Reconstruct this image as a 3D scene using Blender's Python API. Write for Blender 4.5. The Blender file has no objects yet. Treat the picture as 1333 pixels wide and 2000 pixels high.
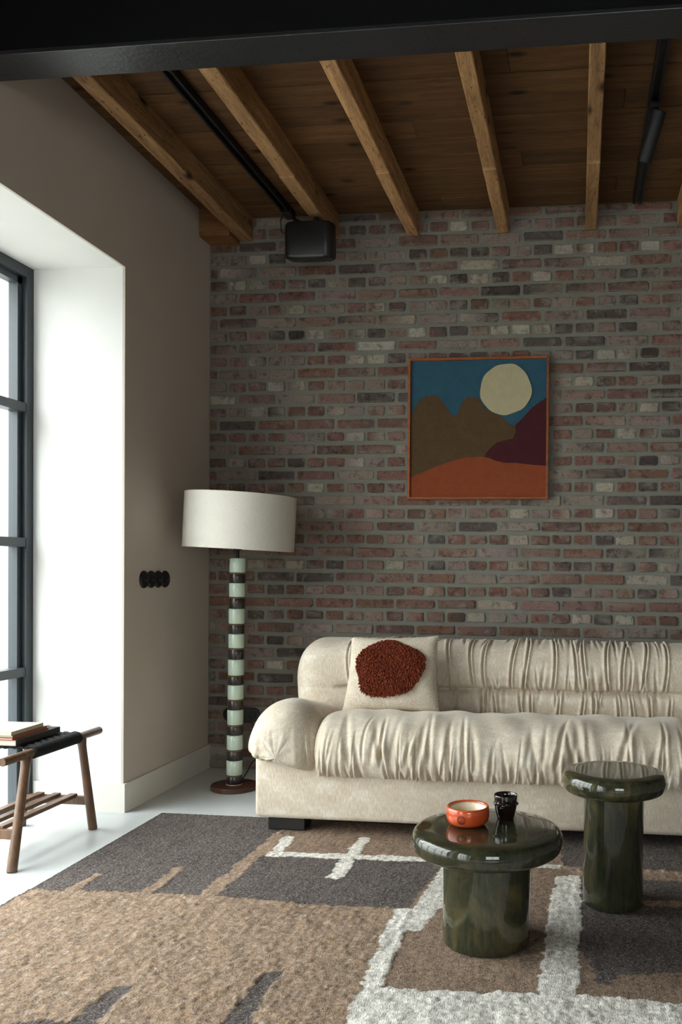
import bpy, math, random
import numpy as np
from mathutils import Matrix, Vector, noise

# ------------------------------------------------------------------ camera, sky, exposure
scene = bpy.context.scene
COL = scene.collection
random.seed(7)
RNG = np.random.default_rng(11)

YAW, PITCH, ROLL = -0.1211, -0.0125, 0.0088
fw = Vector((math.sin(YAW) * math.cos(PITCH), math.cos(YAW) * math.cos(PITCH), math.sin(PITCH)))
r0 = Vector((math.cos(YAW), -math.sin(YAW), 0)); u0 = r0.cross(fw)
rt = r0 * math.cos(ROLL) + u0 * math.sin(ROLL); up = -r0 * math.sin(ROLL) + u0 * math.cos(ROLL)
cam_data = bpy.data.cameras.new('camera'); cam = bpy.data.objects.new('camera', cam_data); COL.objects.link(cam)
cam.matrix_world = Matrix(((rt.x, up.x, -fw.x, 2.0542), (rt.y, up.y, -fw.y, -4.6232), (rt.z, up.z, -fw.z, 1.1182), (0, 0, 0, 1)))
cam_data.sensor_fit = 'HORIZONTAL'; cam_data.sensor_width = 36
cam_data.lens = 1689.74 / 1333 * 36
cam_data.shift_x = (666.5 - 925.02) / 1333; cam_data.shift_y = (1134.66 - 1000) / 1333
cam_data.clip_start = 0.05
scene.camera = cam

world = bpy.data.worlds.new('overcast_sky'); scene.world = world; world.use_nodes = True
bg = world.node_tree.nodes['Background']
bg.inputs['Strength'].default_value = 17.0
# overcast sky: the zenith three times as bright as the horizon
_nt = world.node_tree; _tc = _nt.nodes.new('ShaderNodeTexCoord'); _sx = _nt.nodes.new('ShaderNodeSeparateXYZ'); _mr = _nt.nodes.new('ShaderNodeMapRange')
_mx = _nt.nodes.new('ShaderNodeMix'); _mx.data_type = 'RGBA'; _mx.inputs[6].default_value = (0.325, 0.333, 0.338, 1); _mx.inputs[7].default_value = (0.96, 0.99, 1.0, 1)
_nt.links.new(_tc.outputs['Generated'], _sx.inputs[0]); _nt.links.new(_sx.outputs['Z'], _mr.inputs['Value']); _nt.links.new(_mr.outputs[0], _mx.inputs[0])
_nt.links.new(_mx.outputs[2], bg.inputs['Color'])

scene.view_settings.view_transform = 'Standard'; scene.view_settings.look = 'None'
scene.view_settings.gamma = 1; scene.view_settings.use_curve_mapping = False
scene.view_settings.exposure = 0.25
scene.cycles.use_denoising = True
scene.cycles.max_bounces = 10; scene.cycles.diffuse_bounces = 6; scene.cycles.transparent_max_bounces = 12
scene.cycles.caustics_reflective = False; scene.cycles.caustics_refractive = False
scene.cycles.sample_clamp_indirect = 6.0

# windows in the left wall: (y0, y1, z0, z1); the first one is in view
WINS = [(-3.90, -0.907, 0.0, 2.479), (-7.60, -4.45, 0.0, 2.479)]
WIN_REAR = (2.2, 4.4, 0.7, 2.3)         # x0, x1, z0, z1 in the wall behind the camera
ROOM_X1, ROOM_Y0, CEIL = 5.2, -8.0, 3.05
GLASS_X = -0.49

def portal(name, loc, rot, sx, sy):
    d = bpy.data.lights.new(name, 'AREA'); d.shape = 'RECTANGLE'; d.size = sx; d.size_y = sy
    d.cycles.is_portal = True
    o = bpy.data.objects.new(name, d); COL.objects.link(o); o.location = loc; o.rotation_euler = rot
    return o
for (a, b, c, d) in WINS:
    portal('window_portal', (GLASS_X - 0.06, (a + b) / 2, (c + d) / 2), (0, -math.pi / 2, 0), d - c, b - a)
portal('window_portal', ((WIN_REAR[0] + WIN_REAR[1]) / 2, ROOM_Y0 - 0.35, (WIN_REAR[2] + WIN_REAR[3]) / 2), (math.pi / 2, 0, 0),
       WIN_REAR[1] - WIN_REAR[0], WIN_REAR[3] - WIN_REAR[2])

# ------------------------------------------------------------------ helpers
def srgb(r, g, b):
    f = lambda c: (c / 255 / 12.92) if c / 255 <= 0.04045 else ((c / 255 + 0.055) / 1.055) ** 2.4
    return (f(r), f(g), f(b), 1)

class MB:
    def __init__(s): s.v = []; s.f = []
    def add(s, vs, fs):
        n = len(s.v); s.v += [tuple(v) for v in vs]; s.f += [tuple(i + n for i in f) for f in fs]; return s
    def box(s, x0, x1, y0, y1, z0, z1, b=0.0):
        if b <= 0:
            vs = [(x, y, z) for x in (x0, x1) for y in (y0, y1) for z in (z0, z1)]
            return s.add(vs, [(0, 1, 3, 2), (4, 6, 7, 5), (0, 4, 5, 1), (2, 3, 7, 6), (0, 2, 6, 4), (1, 5, 7, 3)])
        import bmesh
        bm = bmesh.new(); bmesh.ops.create_cube(bm, size=1)
        for v in bm.verts:
            v.co = Vector(((x0 + x1) / 2 + v.co.x * (x1 - x0), (y0 + y1) / 2 + v.co.y * (y1 - y0), (z0 + z1) / 2 + v.co.z * (z1 - z0)))
        bmesh.ops.bevel(bm, geom=bm.edges[:], offset=b, segments=2, affect='EDGES', profile=0.5)
        bm.verts.index_update()
        s.add([v.co[:] for v in bm.verts], [[v.index for v in f.verts] for f in bm.faces]); bm.free(); return s
    def tube(s, pts, r, n=12, cap=True):
        pts = [Vector(p) for p in pts]; k = len(pts)
        rs = r if isinstance(r, (list, tuple)) else [r] * k
        base = len(s.v); prev = None
        for i, p in enumerate(pts):
            t = (pts[min(i + 1, k - 1)] - pts[max(i - 1, 0)]).normalized()
            if prev is None:
                a = Vector((0, 0, 1)) if abs(t.z) < 0.9 else Vector((1, 0, 0)); x = t.cross(a).normalized()
            else:
                x = (prev - t * prev.dot(t)).normalized()
            prev = x; y = t.cross(x)
            for j in range(n):
                q = 2 * math.pi * j / n; s.v.append(tuple(p + x * rs[i] * math.cos(q) + y * rs[i] * math.sin(q)))
        for i in range(k - 1):
            for j in range(n):
                a = base + i * n + j; b = base + i * n + (j + 1) % n
                s.f.append((a, b, b + n, a + n))
        if cap:
            s.f.append(tuple(base + j for j in range(n))[::-1]); s.f.append(tuple(base + (k - 1) * n + j for j in range(n)))
        return s
    def lathe(s, prof, c=(0, 0, 0), n=48, closed=False):
        base = len(s.v); k = len(prof)
        for (r, z) in prof:
            for j in range(n):
                q = 2 * math.pi * j / n; s.v.append((c[0] + r * math.cos(q), c[1] + r * math.sin(q), c[2] + z))
        for i in range(k if closed else k - 1):
            for j in range(n):
                a = base + i * n; b = base + ((i + 1) % k) * n; j2 = (j + 1) % n
                s.f.append((a + j, a + j2, b + j2, b + j))
        if not closed:
            if prof[0][0] > 1e-6: s.f.append(tuple(base + j for j in range(n))[::-1])
            if prof[-1][0] > 1e-6: s.f.append(tuple(base + (k - 1) * n + j for j in range(n)))
        return s
    def prism_y(s, poly, y0, y1):
        """polygon in x,z drawn towards -y"""
        n = len(poly); base = len(s.v)
        s.v += [(x, y0, z) for x, z in poly] + [(x, y1, z) for x, z in poly]
        s.f.append(tuple(base + i for i in range(n))); s.f.append(tuple(base + n + i for i in range(n))[::-1])
        for i in range(n):
            j = (i + 1) % n; s.f.append((base + i, base + n + i, base + n + j, base + j))
        return s
    def grid(s, V, wrap_u=False, wrap_v=False):
        """V: array (nu, nv, 3)"""
        nu, nv = V.shape[:2]; base = len(s.v)
        s.v += [tuple(p) for p in V.reshape(-1, 3).tolist()]
        for i in range(nu if wrap_u else nu - 1):
            i2 = (i + 1) % nu
            for j in range(nv if wrap_v else nv - 1):
                j2 = (j + 1) % nv
                s.f.append((base + i * nv + j, base + i2 * nv + j, base + i2 * nv + j2, base + i * nv + j2))
        return s
    def mesh(s, name, smooth=False, angle=None):
        me = bpy.data.meshes.new(name); me.from_pydata(s.v, [], s.f)
        import bmesh
        bm = bmesh.new(); bm.from_mesh(me); bmesh.ops.recalc_face_normals(bm, faces=bm.faces); bm.to_mesh(me); bm.free()
        if smooth:
            me.polygons.foreach_set('use_smooth', [True] * len(me.polygons))
            if angle: me.set_sharp_from_angle(angle=math.radians(angle))
        me.update(); return me
    def build(s, name, m, parent=None, smooth=False, angle=35):
        return link(name, s.mesh(name, smooth, angle), m, parent)

def link(name, me, m, parent=None):
    o = bpy.data.objects.new(name, me)
    if m is not None and not me.materials: me.materials.append(m)
    COL.objects.link(o)
    if parent is not None:
        o.parent = parent
        if parent.matrix_world != Matrix.Identity(4) or parent.location.length > 0:
            o.matrix_parent_inverse = parent.matrix_basis.inverted()
    return o
def tag(o, label=None, cat=None, group=None, kind=None):
    if label: o['label'] = label
    if cat: o['category'] = cat
    if group: o['group'] = group
    if kind: o['kind'] = kind
    return o
def thing(name, loc, label, cat, group=None):
    o = bpy.data.objects.new(name, None); COL.objects.link(o); o.location = loc; o.empty_display_size = 0.1
    return tag(o, label, cat, group)
def catmull(P, n, closed=True):
    P = np.array(P, float); k = len(P); out = []
    ts = np.linspace(0, k if closed else k - 1, n, endpoint=not closed)
    for t in ts:
        i = int(t); f = t - i
        if not closed and i >= k - 1: i = k - 2; f = 1.0
        g = (lambda q: P[q % k]) if closed else (lambda q: P[min(max(q, 0), k - 1)])
        a, b, c, d = g(i - 1), g(i), g(i + 1), g(i + 2)
        out.append(0.5 * (2 * b + (c - a) * f + (2 * a - 5 * b + 4 * c - d) * f * f + (3 * b - a - 3 * c + d) * f ** 3))
    return np.array(out)

# ------------------------------------------------------------------ materials
def new_mat(name):
    m = bpy.data.materials.new(name); m.use_nodes = True
    nt = m.node_tree; b = nt.nodes['Principled BSDF']
    return m, nt, b
def N(nt, t, **kw):
    n = nt.nodes.new(t)
    for k, v in kw.items():
        if k in n.inputs.keys(): n.inputs[k].default_value = v
        else: setattr(n, k, v)
    return n
def coords(nt, scale=(1, 1, 1), kind='Object', rnd=False):
    tc = N(nt, 'ShaderNodeTexCoord'); mp = N(nt, 'ShaderNodeMapping'); mp.inputs['Scale'].default_value = scale
    if kind == 'Position':
        g = N(nt, 'ShaderNodeNewGeometry'); nt.links.new(g.outputs['Position'], mp.inputs['Vector'])
    else:
        nt.links.new(tc.outputs[kind], mp.inputs['Vector'])
    if rnd:
        oi = N(nt, 'ShaderNodeObjectInfo'); ml = N(nt, 'ShaderNodeMath', operation='MULTIPLY'); ml.inputs[1].default_value = 37.0
        cb = N(nt, 'ShaderNodeCombineXYZ'); nt.links.new(oi.outputs['Random'], ml.inputs[0])
        for i in range(3): nt.links.new(ml.outputs[0], cb.inputs[i])
        nt.links.new(cb.outputs[0], mp.inputs['Location'])
    return mp.outputs['Vector']
def ramp(nt, src, stops):
    r = N(nt, 'ShaderNodeValToRGB'); e = r.color_ramp.elements
    while len(e) < len(stops): e.new(0.5)
    for i, (p, c) in enumerate(stops): e[i].position = p; e[i].color = c
    nt.links.new(src, r.inputs['Fac']); return r.outputs['Color']
def noise_t(nt, vec, scale, detail=4, rough=0.55, dist=0):
    n = N(nt, 'ShaderNodeTexNoise', Scale=scale, Detail=detail, Roughness=rough, Distortion=dist)
    nt.links.new(vec, n.inputs['Vector']); return n.outputs['Fac']
def mix(nt, fac, a, b, mode='MIX'):
    m = N(nt, 'ShaderNodeMix', data_type='RGBA', blend_type=mode)
    for s, i in ((fac, 0), (a, 6), (b, 7)):
        if isinstance(s, bpy.types.NodeSocket): nt.links.new(s, m.inputs[i])
        else: m.inputs[i].default_value = s
    return m.outputs[2]
def bump(nt, b, h, strength=0.3, dist=0.002):
    n = N(nt, 'ShaderNodeBump', Strength=strength, Distance=dist); nt.links.new(h, n.inputs['Height'])
    nt.links.new(n.outputs['Normal'], b.inputs['Normal'])
def simple(name, col, rough=0.5, var=0.12, scale=30, bmp=0.0, metal=0.0, kind='Position', stretch=(1, 1, 1), spec=0.5, sheen=0.0, coat=0.0, bscale=None):
    m, nt, b = new_mat(name)
    v = coords(nt, stretch, kind)
    f = noise_t(nt, v, scale)
    c = (col[0], col[1], col[2], 1)
    lo = tuple(x * (1 - var) for x in c[:3]) + (1,); hi = tuple(min(1, x * (1 + var)) for x in c[:3]) + (1,)
    nt.links.new(ramp(nt, f, [(0.3, lo), (0.7, hi)]), b.inputs['Base Color'])
    b.inputs['Roughness'].default_value = rough; b.inputs['Metallic'].default_value = metal
    b.inputs['Specular IOR Level'].default_value = spec
    if sheen: b.inputs['Sheen Weight'].default_value = sheen; b.inputs['Sheen Roughness'].default_value = 0.5
    if coat: b.inputs['Coat Weight'].default_value = coat; b.inputs['Coat Roughness'].default_value = 0.05
    if bmp: bump(nt, b, noise_t(nt, v, bscale or scale * 4), bmp, 0.002)
    return m

def wood(name, dark, mid, light, along='Y', scale=1.0, rough=0.6, knots=True, spec=0.3, bmp=0.25):
    m, nt, b = new_mat(name)
    st = {'X': (1.2, 14, 14), 'Y': (14, 1.2, 14), 'Z': (14, 14, 1.2)}[along]
    v = coords(nt, tuple(s * scale for s in st), 'Position', True)
    g = noise_t(nt, v, 2.2, 6, 0.6, 0.6)
    c = ramp(nt, g, [(0.25, dark), (0.5, mid), (0.75, light)])
    v2 = coords(nt, tuple(s * scale * 5 for s in st), 'Position', True)
    fine = noise_t(nt, v2, 3.0, 3, 0.7)
    c = mix(nt, 0.35, c, ramp(nt, fine, [(0.3, dark), (0.7, light)]))
    if knots:
        kst = {'X': (3.2, 7, 7), 'Y': (7, 3.2, 7), 'Z': (7, 7, 3.2)}[along]
        vk = coords(nt, kst, 'Position', True)
        vo = N(nt, 'ShaderNodeTexVoronoi', Scale=1.0); nt.links.new(vk, vo.inputs['Vector'])
        k = ramp(nt, vo.outputs['Distance'], [(0.05, (1, 1, 1, 1)), (0.17, (0, 0, 0, 1))])
        c = mix(nt, k, c, tuple(x * 0.35 for x in dark[:3]) + (1,))
    if name == 'joist_wood':
        sp = noise_t(nt, coords(nt, (70, 26, 70), 'Position', True), 1.0, 3, 0.6)
        c = mix(nt, ramp(nt, sp, [(0.63, (0, 0, 0, 1)), (0.70, (0.85,) * 3 + (1,))]), c, (0.03, 0.018, 0.010, 1))
    oi = N(nt, 'ShaderNodeObjectInfo')
    hs = N(nt, 'ShaderNodeHueSaturation'); mr = N(nt, 'ShaderNodeMapRange'); mr.inputs['To Min'].default_value = 0.8; mr.inputs['To Max'].default_value = 1.2
    nt.links.new(oi.outputs['Random'], mr.inputs['Value']); nt.links.new(mr.outputs[0], hs.inputs['Value']); nt.links.new(c, hs.inputs['Color'])
    nt.links.new(hs.outputs[0], b.inputs['Base Color'])
    b.inputs['Roughness'].default_value = rough; b.inputs['Specular IOR Level'].default_value = spec
    bump(nt, b, fine, bmp, 0.002)
    return m

M = {}
M['plaster'] = simple('warm_white_plaster', (0.575, 0.51, 0.445), 0.85, 0.03, 3, 0.08, bscale=60, spec=0.2)
M['plaster_taupe'] = simple('taupe_plaster', (0.23, 0.21, 0.185), 0.85, 0.03, 3, spec=0.2)
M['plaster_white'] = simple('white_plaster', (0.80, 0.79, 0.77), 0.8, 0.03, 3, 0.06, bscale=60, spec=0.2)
M['skirting'] = simple('painted_skirting', (0.70, 0.665, 0.61), 0.5, 0.02, 4)
M['dark_ceiling'] = simple('dark_rear_ceiling', (0.05, 0.045, 0.04), 0.8)
M['boards'] = wood('ceiling_board_wood', srgb(50, 32, 18), srgb(92, 63, 37), srgb(120, 86, 53), 'X', 1.0, 0.65)
M['joist'] = wood('joist_wood', srgb(92, 64, 40), srgb(168, 124, 82), srgb(212, 170, 122), 'Y', 1.0, 0.7, True, 0.25, 0.6)
M['block'] = wood('block_wood', srgb(80, 52, 30), srgb(122, 82, 48), srgb(150, 106, 64), 'X', 1.0, 0.7)
M['walnut'] = wood('walnut_wood', srgb(62, 42, 30), srgb(104, 76, 56), srgb(130, 98, 74), 'Z', 2.0, 0.4, False, 0.4, 0.1)
M['lamp_wood'] = wood('lamp_base_wood', srgb(40, 22, 16), srgb(72, 40, 28), srgb(90, 54, 38), 'X', 2.0, 0.35, False, 0.5, 0.05)
M['black_paint'] = simple('satin_black_paint', (0.010, 0.010, 0.011), 0.5, 0.1, 40, 0.05, spec=0.35)
M['matt_black'] = simple('matt_black_paint', (0.006, 0.006, 0.006), 0.8, 0.1, 40, spec=0.1)
M['black_plastic'] = simple('black_plastic', (0.01, 0.01, 0.011), 0.35, 0.1, 60)
M['sofa_foot'] = simple('black_foot', (0.012, 0.011, 0.010), 0.4)

def steel_mat():
    m, nt, b = new_mat('black_steel_paint')
    v = coords(nt, (1, 1, 1), 'Position')
    b.inputs['Base Color'].default_value = (0.014, 0.015, 0.017, 1); b.inputs['Roughness'].default_value = 0.32; b.inputs['Specular IOR Level'].default_value = 0.8
    f = noise_t(nt, v, 55, 3, 0.6); bump(nt, b, f, 0.35, 0.004); return m
M['steel'] = steel_mat()
M['window_steel'] = simple('slate_grey_frame', srgb(48, 56, 62)[:3], 0.4, 0.05, 20)

def glass_mat():
    m = bpy.data.materials.new('window_glass'); m.use_nodes = True; nt = m.node_tree; nt.nodes.clear()
    o = N(nt, 'ShaderNodeOutputMaterial'); tr = N(nt, 'ShaderNodeBsdfTransparent'); gl = N(nt, 'ShaderNodeBsdfGlossy'); gl.inputs['Roughness'].default_value = 0.02
    tr.inputs['Color'].default_value = (0.95, 0.97, 0.96, 1)
    lw = N(nt, 'ShaderNodeLayerWeight', Blend=0.5); pw = N(nt, 'ShaderNodeMath', operation='POWER'); pw.inputs[1].default_value = 5.0
    fr = N(nt, 'ShaderNodeMath', operation='MULTIPLY_ADD'); fr.inputs[1].default_value = 0.5; fr.inputs[2].default_value = 0.03; mx = N(nt, 'ShaderNodeMixShader')
    nt.links.new(lw.outputs['Facing'], pw.inputs[0]); nt.links.new(pw.outputs[0], fr.inputs[0]); nt.links.new(fr.outputs[0], mx.inputs[0]); nt.links.new(tr.outputs[0], mx.inputs[1]); nt.links.new(gl.outputs[0], mx.inputs[2])
    nt.links.new(mx.outputs[0], o.inputs['Surface']); return m
M['glass'] = glass_mat()

def floor_mat():
    m, nt, b = new_mat('polished_concrete'); v = coords(nt, (1, 1, 1), 'Position')
    f = noise_t(nt, v, 2.5, 5, 0.6)
    c = ramp(nt, f, [(0.3, (0.50, 0.52, 0.525, 1)), (0.7, (0.58, 0.597, 0.595, 1))])
    nt.links.new(c, b.inputs['Base Color'])
    b.inputs['Roughness'].default_value = 0.36; return m
M['floor'] = floor_mat()

def mortar_mat():
    m, nt, b = new_mat('grey_mortar'); v = coords(nt, (1, 1, 1), 'Position')
    f = noise_t(nt, v, 9, 5, 0.6); f2 = noise_t(nt, v, 220, 3, 0.7)
    c = ramp(nt, f, [(0.3, (0.185, 0.182, 0.150, 1)), (0.7, (0.24, 0.235, 0.198, 1))])
    c = mix(nt, 0.25, c, ramp(nt, f2, [(0.3, (0.14, 0.14, 0.12, 1)), (0.7, (0.33, 0.32, 0.28, 1))]))
    nt.links.new(c, b.inputs['Base Color']); b.inputs['Roughness'].default_value = 0.95; b.inputs['Specular IOR Level'].default_value = 0.15
    bump(nt, b, f2, 0.6, 0.003); return m
M['mortar'] = mortar_mat()

def brick_mat():
    m, nt, b = new_mat('reclaimed_brick')
    at = N(nt, 'ShaderNodeAttribute', attribute_name='bcol'); base = at.outputs['Color']
    v = coords(nt, (1, 1, 1), 'Position')
    f = noise_t(nt, v, 24, 6, 0.7, 0.15); f2 = noise_t(nt, v, 130, 4, 0.7); f3 = noise_t(nt, v, 17, 6, 0.7, 0.1)
    c = mix(nt, ramp(nt, f2, [(0.42, (0.0, 0, 0, 1)), (0.66, (0.8,) * 3 + (1,))]), base, mix(nt, 1.0, base, (1.5, 1.45, 1.4, 1), 'MULTIPLY'))
    dk = mix(nt, 1.0, base, (0.42, 0.38, 0.38, 1), 'MULTIPLY')
    c = mix(nt, ramp(nt, f, [(0.36, (0.75,) * 3 + (1,)), (0.49, (0, 0, 0, 1))]), c, dk)
    # lime smears left on the faces
    c = mix(nt, ramp(nt, f3, [(0.55, (0, 0, 0, 1)), (0.66, (0.55,) * 3 + (1,))]), c, (0.27, 0.235, 0.20, 1))
    nt.links.new(c, b.inputs['Base Color']); b.inputs['Roughness'].default_value = 0.92; b.inputs['Specular IOR Level'].default_value = 0.2
    bump(nt, b, f2, 0.7, 0.003); return m
M['brick'] = brick_mat()

def sofa_mat():
    m, nt, b = new_mat('beige_chenille')
    v = coords(nt, (1, 1, 1), 'Position'); vs = coords(nt, (60, 20, 5), 'Position')
    f = noise_t(nt, coords(nt, (1, 1, 1.8), 'Position'), 9, 6, 0.72, 0.4); g = noise_t(nt, vs, 7, 3, 0.7)
    c = ramp(nt, f, [(0.34, (0.50, 0.405, 0.29, 1)), (0.52, (0.585, 0.495, 0.38, 1)), (0.68, (0.74, 0.685, 0.60, 1))])
    c = mix(nt, 0.45, c, ramp(nt, g, [(0.38, (0.45, 0.36, 0.26, 1)), (0.62, (0.82, 0.77, 0.69, 1))]))
    nt.links.new(c, b.inputs['Base Color']); b.inputs['Roughness'].default_value = 0.85; b.inputs['Specular IOR Level'].default_value = 0.15
    b.inputs['Sheen Weight'].default_value = 0.35; b.inputs['Sheen Roughness'].default_value = 0.4
    b.inputs['Sheen Tint'].default_value = (1, 0.96, 0.9, 1)
    bump(nt, b, g, 0.25, 0.002); return m
M['sofa'] = sofa_mat()

def weave_mat(name, c0, c1, scale=420, rough=0.9):
    m, nt, b = new_mat(name); v = coords(nt, (1, 1, 1), 'Object')
    f = noise_t(nt, v, scale, 2, 0.6); f2 = noise_t(nt, v, 22, 4, 0.6)
    c = ramp(nt, f, [(0.3, c0), (0.7, c1)]); c = mix(nt, 0.25, c, ramp(nt, f2, [(0.3, c0), (0.7, c1)]))
    nt.links.new(c, b.inputs['Base Color']); b.inputs['Roughness'].default_value = rough; b.inputs['Specular IOR Level'].default_value = 0.1
    bump(nt, b, f, 0.6, 0.003); return m
M['pillow'] = weave_mat('cream_wool_weave', (0.42, 0.34, 0.25, 1), (0.80, 0.72, 0.60, 1), 230)
M['shag'] = simple('rust_shag_yarn', (0.20, 0.045, 0.022), 0.9, 0.55, 120, spec=0.1)
M['linen'] = weave_mat('cream_linen', (0.70, 0.66, 0.58, 1), (0.84, 0.80, 0.72, 1), 300)
M['shade_lining'] = simple('white_shade_lining', (0.75, 0.76, 0.78), 0.6, 0.02)

def rug_mat():
    m, nt, b = new_mat('handwoven_wool_rug')
    at = N(nt, 'ShaderNodeAttribute', attribute_name='rcol'); base = at.outputs['Color']
    v = coords(nt, (1, 1, 1), 'Position'); vw = coords(nt, (1.0, 0.28, 1), 'Position'); vx = coords(nt, (0.3, 1, 1), 'Position')
    f = noise_t(nt, vw, 330, 3, 0.7); f2 = noise_t(nt, v, 48, 4, 0.65); f3 = noise_t(nt, vx, 420, 2, 0.6)
    c = mix(nt, ramp(nt, f, [(0.36, (0.85,) * 3 + (1,)), (0.52, (0, 0, 0, 1))]), base, mix(nt, 1.0, base, (0.36, 0.32, 0.30, 1), 'MULTIPLY'))
    c = mix(nt, ramp(nt, f3, [(0.55, (0, 0, 0, 1)), (0.66, (0.55,) * 3 + (1,))]), c, (0.62, 0.56, 0.50, 1))
    c = mix(nt, ramp(nt, f2, [(0.55, (0, 0, 0, 1)), (0.75, (0.35,) * 3 + (1,))]), c, mix(nt, 1.0, base, (1.5, 1.4, 1.25, 1), 'MULTIPLY'))
    nt.links.new(c, b.inputs['Base Color']); b.inputs['Roughness'].default_value = 0.95; b.inputs['Specular IOR Level'].default_value = 0.08
    bump(nt, b, f, 0.8, 0.004); return m
M['rug'] = rug_mat()

def glaze_mat(name, cols, rough=0.08, scale=6, stretch=(1, 1, 0.25)):
    m, nt, b = new_mat(name); v = coords(nt, stretch, 'Object', True)
    f = noise_t(nt, v, scale, 5, 0.65, 1.2); f2 = noise_t(nt, coords(nt, (30, 30, 2), 'Object', True), 3, 3, 0.7)
    c = ramp(nt, f, [(0.28, cols[0]), (0.5, cols[1]), (0.72, cols[2])])
    c = mix(nt, 0.18, c, ramp(nt, f2, [(0.35, cols[0]), (0.7, cols[2])]))
    nt.links.new(c, b.inputs['Base Color']); b.inputs['Roughness'].default_value = rough
    b.inputs['Coat Weight'].default_value = 0.25; b.inputs['Coat Roughness'].default_value = 0.04
    bump(nt, b, f2, 0.03, 0.002); return m
M['green_glaze'] = glaze_mat('green_ceramic_glaze', ((0.009, 0.012, 0.009, 1), (0.024, 0.028, 0.016, 1), (0.105, 0.082, 0.028, 1)), 0.06, 8, (1, 1, 0.5))
M['celadon'] = glaze_mat('celadon_glaze', ((0.42, 0.52, 0.42, 1), (0.52, 0.62, 0.51, 1), (0.60, 0.69, 0.58, 1)), 0.15, 5)
M['brown_glaze'] = glaze_mat('dark_brown_glaze', ((0.012, 0.009, 0.009, 1), (0.022, 0.016, 0.015, 1), (0.040, 0.026, 0.018, 1)), 0.3, 6, (1, 1, 1))
M['rust_line'] = simple('rust_glaze_break', (0.16, 0.07, 0.025), 0.3)
M['bare_clay'] = simple('bare_clay', (0.55, 0.38, 0.26), 0.7)
M['orange_glaze'] = simple('orange_glaze', (0.62, 0.088, 0.022), 0.12, 0.1, 15, coat=0.5)
M['cream_glaze'] = simple('cream_glaze', (0.86, 0.77, 0.58), 0.3, 0.05, 20)
M['mug_glaze'] = simple('dark_mug_glaze', (0.014, 0.007, 0.006), 0.07, 0.3, 25, coat=0.6)
M['emblem'] = simple('emblem_dark', (0.045, 0.012, 0.008), 0.5)
M['cord'] = simple('black_cord', (0.011, 0.011, 0.012), 0.7, 0.3, 150, spec=0.25)
M['paper'] = simple('book_pages', (0.74, 0.66, 0.52), 0.9, 0.1, 4, stretch=(1, 1, 220))
M['paper_pink'] = simple('pinkish_pages', (0.70, 0.56, 0.48), 0.9, 0.1, 4, stretch=(1, 1, 220))
M['tan_cover'] = simple('tan_book_cover', (0.64, 0.52, 0.37), 0.7, 0.08, 60)
M['brown_cover'] = simple('brown_book_cover', (0.22, 0.13, 0.07), 0.7, 0.1, 60)
M['red_cover'] = simple('red_book_cover', (0.42, 0.09, 0.05), 0.7, 0.1, 60)
M['black_cover'] = simple('black_book_cover', (0.014, 0.013, 0.014), 0.6, 0.1, 60)
M['frame_wood'] = wood('picture_frame_wood', srgb(96, 44, 16), srgb(150, 78, 34), srgb(172, 96, 46), 'X', 2.0, 0.5, False, 0.4, 0.05)
M['pic_blue'] = weave_mat('blue_wool', (0.022, 0.075, 0.115, 1), (0.05, 0.125, 0.175, 1), 380)
M['pic_brown'] = weave_mat('brown_wool', (0.075, 0.045, 0.022, 1), (0.125, 0.08, 0.042, 1), 380)
M['pic_plum'] = weave_mat('plum_wool', (0.05, 0.012, 0.016, 1), (0.085, 0.024, 0.028, 1), 380)
M['pic_orange'] = weave_mat('rust_orange_wool', (0.21, 0.048, 0.02, 1), (0.31, 0.082, 0.036, 1), 380)
M['pic_moon'] = weave_mat('cream_wool', (0.40, 0.34, 0.20, 1), (0.56, 0.50, 0.33, 1), 380)
M['ground'] = simple('pale_paving', (0.26, 0.26, 0.24), 0.9, 0.1, 3)

# ------------------------------------------------------------------ room shell
T = 0.72   # thickness of the left wall
fl = MB().box(-T, ROOM_X1 + 0.2, ROOM_Y0 - 0.4, 0.25, -0.12, 0.0).build('floor', M['floor']); tag(fl, kind='structure')
tag(MB().box(-30, -T, -40, 40, -0.2, -0.06).build('ground_outside', M['ground']), kind='structure')

def wall_with_holes(mb, holes, lo, hi, zt, put):
    cur = lo
    for (a, b, c, d) in sorted(holes):
        put(mb, cur, a, 0, zt); put(mb, a, b, d, zt)
        if c > 0: put(mb, a, b, 0, c)
        cur = b
    put(mb, cur, hi, 0, zt)
mb = MB(); wall_with_holes(mb, WINS, ROOM_Y0, 0.25, CEIL + 0.13, lambda m, a, b, c, d: m.box(-0.012, 0, a, b, c, d))
WL = mb.build('wall_left', M['plaster']); tag(WL, kind='structure')
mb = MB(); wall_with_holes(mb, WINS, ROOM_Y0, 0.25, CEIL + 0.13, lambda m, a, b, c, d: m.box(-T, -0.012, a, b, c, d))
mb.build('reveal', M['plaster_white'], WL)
mb = MB(); wall_with_holes(mb, [WIN_REAR], -T, ROOM_X1, CEIL + 0.13, lambda m, a, b, c, d: m.box(a, b, ROOM_Y0 - 0.4, ROOM_Y0, c, d))
tag(mb.build('wall_front', M['plaster_taupe']), kind='structure')
tag(MB().box(ROOM_X1, ROOM_X1 + 0.2, ROOM_Y0 - 0.4, 0.25, 0, CEIL + 0.13).build('wall_right', M['plaster_taupe']), kind='structure')

# skirting along the left wall and round the corner into the window recess
def skirt(poly_xy, zt=0.13):
    return poly_xy
sk = MB()
sk.box(0, 0.014, -0.907, 0, 0, 0.130)
sk.box(-0.43, 0.014, -0.921, -0.907, 0, 0.130)
sk.box(0, 0.014, -4.45, -3.90, 0, 0.125)
tag(sk.build('baseboard_left', M['skirting']), kind='structure')

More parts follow.
